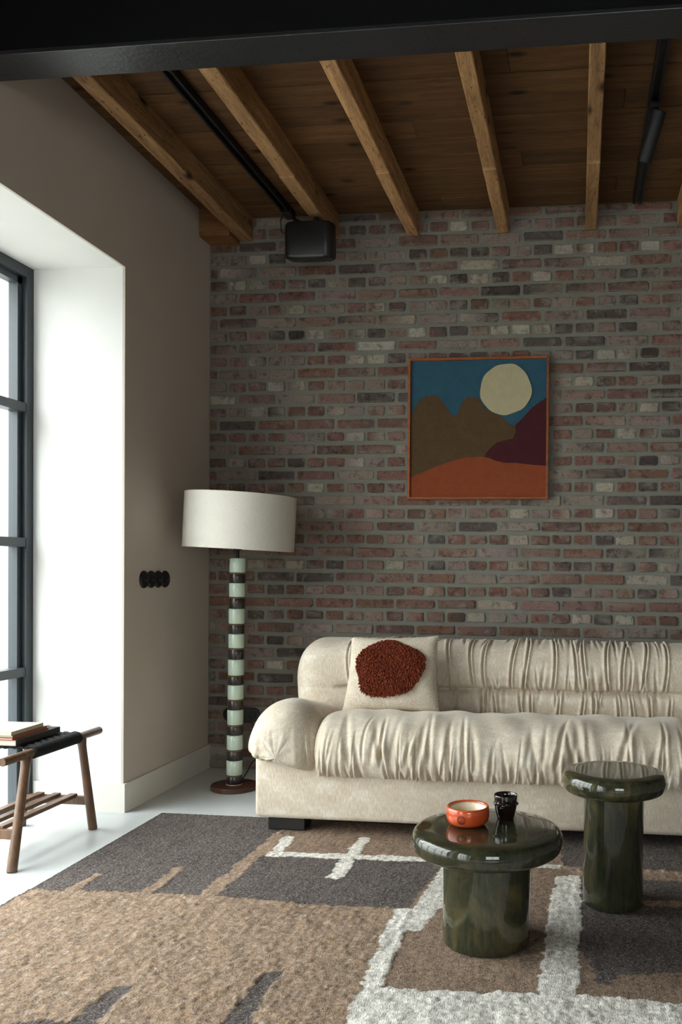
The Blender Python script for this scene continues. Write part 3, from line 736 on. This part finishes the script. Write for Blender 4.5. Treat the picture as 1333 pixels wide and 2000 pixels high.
# ------------------------------------------------------------------ cushion on the sofa
PW, PH, PT = 0.435, 0.350, 0.14
pil = thing('cushion', (1.215, -0.775, 0.487), 'cream woven cushion with a round rust shag patch on the sofa', 'cushion')
tilt = math.radians(17)
def pillow_pt(u, v, side, lift=0.0):
    """u,v in -1..1"""
    e = (max(0.0, 1 - abs(u) ** 2.6) * max(0.0, 1 - abs(v) ** 2.6)) ** 0.5
    pin = 1 - 0.05 * (1 - abs(v) ** 2) * abs(u) ** 4; pin2 = 1 - 0.05 * (1 - abs(u) ** 2) * abs(v) ** 4
    wid = PW * (0.98 - 0.045 * v)
    x = u * wid / 2 * pin; z = PH / 2 + v * PH / 2 * pin2
    y = -side * (PT / 2 * e + lift) + 0.004 * math.sin(7 * u + 5 * v) * e
    if v < 0: y -= side * 0.010 * e * max(0, -v)
    return (x, y * 1.0, z)
def pil_world(p):
    x, y, z = p
    a = math.radians(2.0); x, z = x * math.cos(a) - z * math.sin(a) * 0.3, z + x * math.sin(a)
    return (x + 1.222, y * math.cos(tilt) + z * math.sin(tilt) - 0.825, z * math.cos(tilt) - y * math.sin(tilt) * 0.6 + 0.476)
n = 44; mb = MB()
for side in (1, -1):
    V = np.array([[pil_world(pillow_pt(-1 + 2 * i / n, -1 + 2 * j / n, side)) for j in range(n + 1)] for i in range(n + 1)]); mb.grid(V)
mb.build('cover', M['pillow'], pil, True, 180)
sg = MB(); rr = random.Random(2)
rings = []
for k_ in range(9):
    q = max(k_ / 8 * 0.97, 0.01); rings.append([pil_world(pillow_pt(-0.02 + q * (1 + 0.05 * math.sin(3 * a + 1) + 0.04 * math.sin(5 * a)) * math.cos(a) * 0.75, min(0.97, 0.14 + q * (1 + 0.05 * math.sin(3 * a + 1) + 0.04 * math.sin(5 * a)) * math.sin(a) * 0.75), 1, 0.003)) for a in [2 * math.pi * i / 48 for i in range(48)]])
sg.grid(np.array(rings), False, True)
for i in range(5600):
    a = rr.uniform(0, 2 * math.pi); wob = 1 + 0.05 * math.sin(3 * a + 1) + 0.04 * math.sin(5 * a)
    q = math.sqrt(rr.random()) * wob
    u = -0.02 + q * math.cos(a) * 0.75; v = 0.14 + q * math.sin(a) * 0.75
    v = min(v, 0.97)
    p0 = Vector(pil_world(pillow_pt(u, v, 1, 0.0))); p1 = Vector(pil_world(pillow_pt(u, v, 1, 0.012)))
    nn = (p1 - p0).normalized(); j = Vector((rr.uniform(-1, 1), rr.uniform(-0.4, 0.4), rr.uniform(-1, 1)))
    h = rr.uniform(0.012, 0.020)
    tip = p0 + nn * h + j * 0.006 + Vector((0, 0, -0.004))
    mid_ = p0 + nn * h * 0.6 + j * 0.002
    sg.tube([p0 - nn * 0.002, mid_, tip], [0.0030, 0.0033, 0.0018], 4, False)
    b = len(sg.v); sg.f.append((b - 4, b - 3, b - 2, b - 1))
tag(sg.build('shag_patch', M['shag'], pil), 'round rust-red shaggy wool patch', kind='stuff')

# ------------------------------------------------------------------ side tables
def side_table(loc, rcol, rtop, ztop, th, label):
    t = thing('side_table', loc, label, 'side table', 'glazed ceramic side tables'); cx, cy, z0 = loc
    pr = []
    zc = ztop - th / 2; ro = th * 0.42
    for (dr_, dz_) in catmull([(0.036, 0.0), (0.018, 0.002), (0.007, 0.010), (0.0015, 0.024), (0.0, 0.038), (0.0020, 0.050), (0.0055, 0.0590), (0.0115, 0.0650), (0.021, 0.068)], 26, False):
        pr.append((rtop - dr_, ztop - th + dz_))
    pr = [(0.0, pr[0][1])] + pr + [(rtop * 0.7, ztop + 0.0005), (0.0, ztop)]
    MB().lathe([(r, z - z0) for r, z in pr], loc, 72).build('top', M['green_glaze'], t, True, 180)
    col = [(0.0, 0.0), (rcol - 0.004, 0.0), (rcol, 0.005), (rcol, 0.03), (rcol - 0.001, (ztop - th) * 0.5), (rcol, ztop - th - z0 - 0.01), (rcol + 0.002, ztop - th - z0 + 0.012)]
    MB().lathe(col, loc, 64).build('column', M['green_glaze'], t, True, 40)
    return t
side_table((1.79, -2.046, 0.0095), 0.132, 0.2265, 0.346, 0.068, 'low wide olive-green glazed mushroom side table holding the orange bowl')
side_table((2.179, -1.700, 0.0095), 0.100, 0.1735, 0.452, 0.068, 'tall narrow dark green glazed mushroom side table with nothing on it')

# bowl
bz = 0.3462; bc = (1.727, -2.022, bz)
bw = thing('bowl', bc, 'small orange glazed bowl with round emblem on the low table', 'bowl')
R = 0.0655
MB().lathe([(0.001, 0.0), (0.044, 0.0), (0.054, 0.004), (0.062, 0.013), (R, 0.026), (R, 0.046), (R - 0.001, 0.054), (R - 0.004, 0.0575), (R - 0.008, 0.0560), (R - 0.0095, 0.0515), (R - 0.0072, 0.048), (R - 0.0075, 0.040), (R - 0.015, 0.026), (R - 0.029, 0.0195), (0.001, 0.0185)], bc, 64, True).build('body', M['orange_glaze'], bw, True, 180)
MB().lathe([(R - 0.0095, 0.0517), (R - 0.0115, 0.046), (R - 0.0145, 0.038), (R - 0.020, 0.030), (R - 0.032, 0.025), (0.001, 0.024), (0.001, 0.020), (R - 0.030, 0.021), (R - 0.0165, 0.027), (R - 0.009, 0.040), (R - 0.0075, 0.050)], bc, 48, True).build('interior', M['cream_glaze'], bw, True, 180)
em = MB(); ac = math.atan2(-0.98, -0.17) - 0.0; er = 0.0125
def cyl(a, b, lift): q = ac + a / R; rr_ = R + lift; return (bc[0] + rr_ * math.cos(q), bc[1] + rr_ * math.sin(q), bz + 0.0285 + b)
def bar(a0, b0, a1, b1, w):
    d = Vector((a1 - a0, b1 - b0)); nrm = Vector((-d.y, d.x)).normalized() * w / 2
    pts = [(a0 + nrm.x, b0 + nrm.y), (a0 - nrm.x, b0 - nrm.y), (a1 - nrm.x, b1 - nrm.y), (a1 + nrm.x, b1 + nrm.y)]
    em.add([cyl(p[0], p[1], -0.001) for p in pts] + [cyl(p[0], p[1], 0.0006) for p in pts], [(4, 5, 6, 7), (0, 1, 5, 4), (1, 2, 6, 5), (2, 3, 7, 6), (3, 0, 4, 7)])
for i in range(28):
    a, b = 2 * math.pi * i / 28, 2 * math.pi * (i + 1) / 28; bar(er * math.cos(a), er * math.sin(a), er * math.cos(b), er * math.sin(b), 0.0012)
bar(0, -er, 0, er, 0.0012)
for zz in (-0.0075, -0.0035, 0.0035, 0.0075):
    l = math.sqrt(er * er - zz * zz) * 0.86
    bar(-l, zz, -0.0022, zz, 0.0012); bar(0.0022, zz, l, zz, 0.0012)
for s in (-1, 1):
    bar(s * 0.006, -0.0075, s * 0.006, -0.0035, 0.0011); bar(s * 0.006, 0.0035, s * 0.006, 0.0075, 0.0011)
    bar(s * 0.0105, -0.0035, s * 0.0105, 0.0, 0.0011)
bar(-0.0105, 0, 0.0105, 0, 0.0013); bar(-0.0045, 0.0095, 0.0045, 0.0095, 0.001); bar(-0.0045, -0.0095, 0.0045, -0.0095, 0.001)
tag(em.build('emblem', M['emblem'], bw), 'dark round pressed emblem of bars in a circle')

# cup
mc = (1.836, -1.945, bz)
cup = thing('cup', mc, 'small dark brown glazed cup with moulded relief behind the orange bowl', 'cup')
MB().lathe([(0, 0), (0.024, 0), (0.0255, 0.002), (0.029, 0.014), (0.0335, 0.032), (0.036, 0.047), (0.0362, 0.060), (0.037, 0.0725), (0.0365, 0.0755), (0.0350, 0.076), (0.0335, 0.0745), (0.0325, 0.060), (0.031, 0.035), (0.022, 0.008), (0, 0.007)], mc, 48).build('body', M['mug_glaze'], cup, True, 180)
def blob(mb, c, r, n=8):
    V = np.array([[(c[0] + r[0] * math.sin(math.pi * i / n) * math.cos(2 * math.pi * j / 12), c[1] + r[1] * math.sin(math.pi * i / n) * math.sin(2 * math.pi * j / 12), c[2] + r[2] * math.cos(math.pi * i / n)) for j in range(12)] for i in range(n + 1)])
    mb.grid(V, False, True)
for (q, z, s) in ((-2.75, 0.051, 0.0055), (-2.40, 0.051, 0.0075), (-2.02, 0.053, 0.0078), (-1.62, 0.047, 0.0062), (-1.28, 0.050, 0.005), (-2.22, 0.045, 0.0045), (-1.85, 0.040, 0.004), (-0.25, 0.050, 0.0065)):
    bl = MB(); blob(bl, (mc[0] + 0.0322 * math.cos(q), mc[1] + 0.0322 * math.sin(q), bz + z), (s + 0.0035, s + 0.0025, s * 0.9)); bl.build('relief_knob', M['mug_glaze'], cup, True, 180)

# ------------------------------------------------------------------ floor lamp
LX, LY = 0.332, -0.430
la = thing('floor_lamp', (LX, LY, 0), 'floor lamp with cream drum shade and stacked celadon and brown ceramic stem', 'floor lamp')
MB().lathe([(0, 0), (0.112, 0), (0.1165, 0.003), (0.1165, 0.020), (0.113, 0.0245), (0, 0.0245)], (LX, LY, 0), 56).build('base', M['lamp_wood'], la, True, 35)
ys_ = [595, 683, 745, 830, 900, 993, 1053, 1140, 1208, 1305, 1363, 1452, 1514, 1606, 1668, 1758, 1822, 1912, 1968]
zz = [1.168 - (v - 595) / (1968 - 595) * (1.168 - 0.026) for v in ys_]
lean = lambda z: LX + 0.010 * z
for i in range(18):
    zt, zb = zz[i], zz[i + 1]; cel = i % 2 == 0; r = 0.0400 if cel else 0.0396
    c = (lean((zt + zb) / 2), LY, zb); h = zt - zb
    seg = MB().lathe([(0, 0.0), (r - 0.003, 0.0), (r, 0.003), (r, h - 0.004), (r - 0.003, h - 0.0005), (0, h - 0.0005)], c, 40).build('ceramic_ring', M['celadon'] if cel else M['brown_glaze'], la, True, 180)
    if not cel: MB().lathe([(r - 0.002, h - 0.0075), (r + 0.0007, h - 0.0068), (r + 0.0007, h - 0.0035), (r - 0.002, h - 0.0015)], c, 40, True).build('glaze_line', M['rust_line'], seg, True, 180)
MB().lathe([(0.0385, 0.0), (0.0405, 0.0), (0.0405, 0.003), (0.0385, 0.003)], (LX, LY, 0.0245), 40, True).build('foot_ring', M['bare_clay'], la, True, 40)
tx = lean(1.17)
MB().tube([(tx, LY, 1.165), (tx, LY, 1.215)], 0.0085, 16).tube([(tx, LY, 1.208), (tx, LY, 1.222)], 0.019, 20).tube([(tx, LY, 1.22), (tx, LY, 1.285)], 0.016, 16).build('lamp_holder', M['black_paint'], la, True, 40)
# drum shade, sitting a little askew
sh = MB(); SR, SH_ = 0.274, 0.273
sh.lathe([(SR, 0), (SR, SH_ * 0.5), (SR, SH_), (SR - 0.003, SH_), (SR - 0.003, SH_ * 0.5), (SR - 0.003, 0)], (0, 0, 0), 72, True)
dif = MB().lathe([(0.03, 0.012), (SR - 0.004, 0.012), (SR - 0.004, 0.016), (0.03, 0.016)], (0, 0, 0), 72, True)
rim = MB().lathe([(SR - 0.0035, 0), (SR + 0.0008, 0), (SR + 0.0008, 0.006), (SR - 0.0035, 0.006)], (0, 0, 0), 72, True).lathe([(SR - 0.0035, SH_ - 0.006), (SR + 0.0008, SH_ - 0.006), (SR + 0.0008, SH_), (SR - 0.0035, SH_)], (0, 0, 0), 72, True)
spid = MB()
for q in range(3):
    a = q * 2.094; spid.tube([(0.012 * math.cos(a), 0.012 * math.sin(a), 0.02), (SR * 0.99 * math.cos(a), SR * 0.99 * math.sin(a), 0.022)], 0.002, 6)
RM = Matrix.Translation((tx + 0.006, LY, 1.213)) @ Matrix.Rotation(math.radians(2.6), 4, 'Y')
SHADE = None
for nm, m_, mt in (('shade', sh, M['linen']), ('diffuser', dif, M['shade_lining']), ('rim_tape', rim, M['linen']), ('shade_ring', spid, M['black_paint'])):
    m_.v = [tuple(RM @ Vector(v)) for v in m_.v]
    ob = m_.build(nm, mt, la if nm == 'shade' else SHADE, True, 40)
    if nm == 'shade': SHADE = ob
cd = MB().tube(catmull([(0.335, -0.36, 0.016), (0.345, -0.30, 0.05), (0.35, -0.2, 0.095), (0.42, -0.14, 0.10), (0.6, -0.12, 0.06), (0.8, -0.12, 0.012)], 40, False).tolist(), 0.0032, 8)
cd.build('power_cord', M['black_plastic'], la, True, 180)

# ------------------------------------------------------------------ wall socket, switches
so = thing('wall_socket', (0.2, -0.012, 0.30), 'black rounded double wall socket on the brick wall behind the lamp', 'socket')
poly = []
for (cx_, cz_, q0) in ((0.266, 0.303, -90), (0.134, 0.303, 90)):
    for i in range(13):
        q = math.radians(q0 + 15 * i); poly.append((cx_ + 0.040 * math.cos(q), cz_ + 0.040 * math.sin(q)))
MB().prism_y(poly, 0.003, -0.017).build('plate', M['black_plastic'], so)
for cx_ in (0.266, 0.134):
    o = MB().lathe([(0.017, 0), (0.022, 0), (0.022, 0.004), (0.017, 0.004)], (0, 0, 0), 28, True); o.v = [(cx_ + x, -0.0165 - z, 0.303 + y) for x, y, z in o.v]; o.build('outlet', M['black_paint'], so, True, 40)
sw = thing('light_switch', (0.0, -0.625, 1.06), 'row of four black round switch plates on the plain left wall', 'light switch')
for i, yc in enumerate((-0.730, -0.660, -0.590, -0.520)):
    o = MB().lathe([(0, -0.003), (0.042, -0.003), (0.042, 0.004), (0.038, 0.009), (0.026, 0.010), (0.0, 0.010)], (0, 0, 0), 36); zc_ = 1.060 - 0.0
    o.v = [(z + 0.0005 + 0.0004 * i, yc + x, zc_ + y) for x, y, z in o.v]; p = o.build('switch_plate', M['black_plastic'], sw, True, 35)
    k_ = MB().tube([(0.008, yc, zc_), (0.022, yc, zc_)], [0.010, 0.008], 16).box(0.012, 0.026, yc - 0.003, yc + 0.003, zc_ - 0.011, zc_ + 0.011, 0.001); k_.build('knob', M['black_plastic'], p, True, 35)

# ------------------------------------------------------------------ framed tapestry
fx0, fx1, fz0, fz1 = 1.135, 1.890, 1.496, 2.250
ta = thing('framed_tapestry', ((fx0 + fx1) / 2, -0.02, fz0), 'square wooden framed wool tapestry of a pale moon over hills', 'wall art')
w = 0.0125
for (a, b, c, d) in ((fx0, fx0 + w, fz0, fz1), (fx1 - w, fx1, fz0, fz1), (fx0 + w, fx1 - w, fz0, fz0 + w), (fx0 + w, fx1 - w, fz1 - w, fz1)):
    MB().box(a, b, -0.046, -0.010, c, d, 0.0012).build('frame_rail', M['frame_wood'], ta)
PX = lambda x, y: (fx0 + 0.0105 + (x - 92) / (1198 - 92) * (fx1 - fx0 - 0.021), fz1 - 0.0105 - (y - 95) / (1215 - 95) * (fz1 - fz0 - 0.021))
def panel(nm, pts, depth, mt):
    m_ = MB().prism_y([PX(*p) for p in pts], -0.012, -0.030 - depth); return m_.build(nm, mt, ta)
panel('sky', [(92, 95), (1198, 95), (1198, 1215), (92, 1215)], 0.0, M['pic_blue'])
panel('brown_hills', [(92,570),(125,480),(165,415),(220,385),(290,378),(330,395),(365,440),(400,500),(440,545),(470,545),(485,520),(505,455),(550,400),(600,392),(655,415),(700,490),(780,535),(840,560),(890,615),(945,640),(955,690),(930,740),(870,755),(800,775),(755,810),(715,860),(700,900),(560,900),(450,930),(330,970),(210,1020),(92,1060)], 0.003, M['pic_brown'])
panel('plum_hill', [(945,632),(1000,580),(1060,510),(1120,460),(1198,408),(1198,975),(1080,965),(960,950),(860,945),(790,925),(740,905),(700,895),(713,857),(753,807),(798,772),(868,752),(928,738),(953,690)], 0.0034, M['pic_plum'])
panel('orange_ground', [(92,1052),(210,1005),(330,955),(450,915),(560,888),(690,885),(740,895),(790,918),(860,935),(960,937),(1080,952),(1198,962),(1198,1215),(92,1215)], 0.005, M['pic_orange'])
panel('moon', [(868 + (207 + 5 * math.sin(3 * a) + 3 * math.sin(7 * a + 1)) * math.cos(a), 340 + (207 + 4 * math.sin(4 * a) + 3 * math.sin(9 * a)) * math.sin(a)) for a in [2 * math.pi * i / 56 for i in range(56)]], 0.006, M['pic_moon'])

# ------------------------------------------------------------------ loudspeaker on the joist end
spk = thing('loudspeaker', (0.672, -0.30, 2.70), 'black rounded loudspeaker hanging under a joist in front of the brick wall', 'speaker')
def spk_outline(n=10):
    pts = []; hw, hd, rc = 0.131, 0.056, 0.045
    for (cx_, cy_, q0) in ((hw - rc, hd - rc, 0), (-hw + rc, hd - rc, 90), (-hw + rc, -hd + rc, 180), (hw - rc, -hd + rc, 270)):
        for i in range(n): q = math.radians(q0 + 90 * i / (n - 1)); pts.append((cx_ + rc * math.cos(q), cy_ + rc * math.sin(q)))
    return pts
mb = MB(); ol = spk_outline(); rows = []
RS = Matrix.Translation((0.672, -0.300, 2.703)) @ Matrix.Rotation(math.radians(-6), 4, 'Z') @ Matrix.Rotation(math.radians(6), 4, 'X') @ Matrix.Rotation(math.radians(2.0), 4, 'Y')
for (z, s) in ((0.0, 0.0), (0.0, 0.90), (0.004, 0.96), (0.012, 1.0), (0.166, 1.0), (0.174, 0.96), (0.178, 0.9), (0.178, 0.0)):
    rows.append([tuple(RS @ Vector((x * max(s, 0.001), y * max(s, 0.001), z))) for x, y in ol])
mb.grid(np.array(rows), False, True).build('body', M['black_plastic'], spk, True, 40)
MB().box(0.69, 0.712, -0.31, -0.28, 2.872, 2.9195, 0.003).build('wall_bracket', M['black_paint'], spk)
# ------------------------------------------------------------------ tracks, spotlight, cable
def track(x0_, x1_, w, label):
    t = thing('lighting_track', ((x0_ + x1_) / 2, -0.9, 3.02), label, 'lighting track', 'black ceiling tracks'); mb = MB()
    for s in (-1, 1): MB().add([(x0_ + s * w / 2 + dx, -1.835, z) for dx in (-0.005, 0.005) for z in (3.012, 3.05)] + [(x1_ + s * w / 2 + dx, -0.075, z) for dx in (-0.005, 0.005) for z in (3.012, 3.05)],
        [(0, 1, 3, 2), (4, 6, 7, 5), (0, 4, 5, 1), (2, 3, 7, 6), (0, 2, 6, 4), (1, 5, 7, 3)]).build('rail_side', M['black_paint'], t)
    MB().add([(x0_ + dx, -1.835, z) for dx in (-w / 2, w / 2) for z in (3.030, 3.05)] + [(x1_ + dx, -0.075, z) for dx in (-w / 2, w / 2) for z in (3.030, 3.05)],
        [(0, 1, 3, 2), (4, 6, 7, 5), (0, 4, 5, 1), (2, 3, 7, 6), (0, 2, 6, 4), (1, 5, 7, 3)]).build('channel', M['black_plastic'], t)
    return t
t1 = track(0.465, 0.488, 0.034, 'black ceiling track between the first two joists running to the loudspeaker')
track(2.342, 2.334, 0.034, 'black ceiling track carrying the cylindrical spotlight')
mb = MB().box(0.466, 0.514, -0.16, -0.072, 3.004, 3.048, 0.004).tube([(0.50, -0.13, 3.015), (0.515, -0.08, 3.0), (0.56, -0.045, 2.985)], 0.010, 8); mb.build('end_feed', M['black_paint'], t1)
cb = MB().tube(catmull([(0.475, -0.15, 3.008), (0.462, -0.16, 2.965), (0.48, -0.20, 2.91), (0.50, -0.25, 2.872), (0.528, -0.285, 2.850)], 24, False).tolist(), 0.0028, 8).build('speaker_cable', M['black_plastic'], t1, True, 180)
sp_ = thing('spotlight', (2.34, -0.95, 3.01), 'black cylinder spotlight hanging from the ceiling track', 'spotlight')
a_, b_ = Vector((2.362, -1.035, 2.985)), Vector((2.308, -0.955, 2.815)); dr = (b_ - a_).normalized()
MB().tube([a_, a_ + dr * 0.002, b_ - dr * 0.002, b_], [0.027, 0.029, 0.029, 0.027], 32).build('cylinder', M['black_paint'], sp_, True, 40)
MB().tube([b_ - dr * 0.001, b_ + dr * 0.0005], [0.024, 0.022], 28).build('lens', M['black_plastic'], sp_, True, 40)
MB().tube([(2.340, -1.0, 3.0), (2.342, -1.005, 2.95)], 0.008, 12).box(2.322, 2.358, -1.06, -0.955, 2.990, 3.0118, 0.002).build('mount', M['black_paint'], sp_, True, 40)

# ------------------------------------------------------------------ stool with woven seat
stl = thing('stool', (-0.15, -1.43, 0), 'dark wooden stool with black woven cord seat and slatted shelf by the window', 'stool')
ZR = 0.399; RXA, RXB = -0.035, -0.275
for x in (RXA, RXB):
    MB().tube([(x, -1.697, ZR), (x, -1.694, ZR), (x, -1.050, ZR), (x, -1.047, ZR)], [0.0145, 0.0165, 0.0165, 0.0145], 20).build('rail', M['walnut'], stl, True, 50)
LEGS = []
for (x, xb) in ((RXA, 0.010), (RXB, -0.318)):
    for (yt, yb) in ((-1.552, -1.705), (-1.190, -1.172)):
        tp = Vector((x, yt, ZR)); bt = Vector((xb, yb, 0.0)); LEGS.append((tp, bt))
        P = [tp + (bt - tp) * f for f in (0.0, 0.04, 0.09, 0.15, 0.5, 0.99)] ; P.append(bt)
        MB().tube(P, [0.0155, 0.0205, 0.0175, 0.0165, 0.0172, 0.0182, 0.0168], 20).build('leg', M['walnut'], stl, True, 50)
def leg_at(i, z): tp, bt = LEGS[i]; f = (ZR - z) / ZR; return tp + (bt - tp) * f
for (i, j) in ((0, 2), (1, 3)):
    p, q = leg_at(i, 0.125), leg_at(j, 0.125)
    MB().box(q.x, p.x, p.y - 0.010, p.y + 0.010, 0.106, 0.142, 0.002).build('stretcher', M['walnut'], stl)
ya, yb_ = leg_at(0, 0.14).y - 0.004, leg_at(1, 0.14).y + 0.004
for x in (-0.075, -0.150, -0.225):
    MB().box(x - 0.016, x + 0.016, ya, yb_, 0.136, 0.152, 0.002).build('slat', M['walnut'], stl)
wv = MB(); y0_, y1_ = -1.525, -1.215; nc = 30; rwr = 0.0205
for i in range(nc):
    yy = y0_ + (y1_ - y0_) * (i + 0.5) / nc; rc = (y1_ - y0_) / nc * 0.52; pts = []
    for k_ in range(9):
        q = math.radians(-90 + 180 * k_ / 8); pts.append((RXA + rwr * math.cos(q), yy, ZR + rwr * math.sin(q)))
    for k_ in range(1, 24):
        f = k_ / 24; pts.append((RXA + (RXB - RXA) * f, yy, ZR + rwr + 0.0026 * math.sin(k_ * math.pi * 0.5 + (i // 2) * math.pi) - 0.004 * math.sin(math.pi * f)))
    for k_ in range(9):
        q = math.radians(90 + 180 * k_ / 8); pts.append((RXB + rwr * math.cos(q), yy, ZR + rwr * math.sin(q)))
    wv.tube(pts, rc, 6)
for k_ in range(1, 13):
    x = RXA + (RXB - RXA) * k_ / 13
    wv.tube([(x, y0_ + (y1_ - y0_) * j / 40, ZR + rwr - 0.001 + 0.0028 * math.sin(j * math.pi * 0.5 + k_ * math.pi)) for j in range(41)], 0.0034, 6)
tag(wv.build('woven_seat', M['cord'], stl, True, 180), 'black woven paper cord seat', kind='stuff')

# books on the stool
def book(x1_, y0b, y1b, z, h, wd, mcov, mpag, label, rot=0.0, cov=0.0022):
    t = thing('book', (x1_ - wd / 2, (y0b + y1b) / 2, z), label, 'book', 'books stacked on the stool')
    Mx = Matrix.Translation((x1_, y0b, 0)) @ Matrix.Rotation(rot, 4, 'Z') @ Matrix.Translation((-x1_, -y0b, 0))
    c = MB().box(x1_ - wd, x1_, y0b, y1b, z, z + cov, 0.0006).box(x1_ - wd, x1_, y0b, y1b, z + h - cov, z + h, 0.0006).box(x1_ - cov, x1_ + 0.0006, y0b, y1b, z, z + h, 0.0008)
    p = MB().box(x1_ - wd + 0.003, x1_ - cov - 0.0005, y0b + 0.0025, y1b - 0.0025, z + cov, z + h - cov)
    for m_, nm, mt in ((c, 'cover', mcov), (p, 'pages', mpag)):
        m_.v = [tuple(Mx @ Vector(v)) for v in m_.v]; m_.build(nm, mt, t)
zb = 0.4275
book(-0.078, -1.555, -1.262, zb, 0.0245, 0.215, M['black_cover'], M['paper_pink'], 'black bound book at the bottom of the stack on the stool', 0.02)
book(-0.090, -1.560, -1.325, zb + 0.0247, 0.0075, 0.17, M['red_cover'], M['paper_pink'], 'thin red book lying on the black one on the stool', 0.02, 0.0016)
book(-0.092, -1.555, -1.335, zb + 0.0324, 0.0085, 0.16, M['brown_cover'], M['paper'], 'thin brown book just under the tan one on the stool', 0.015, 0.0016)
book(-0.095, -1.560, -1.350, zb + 0.0411, 0.0150, 0.16, M['tan_cover'], M['paper'], 'tan hardback book on top of the stack on the stool', 0.03)
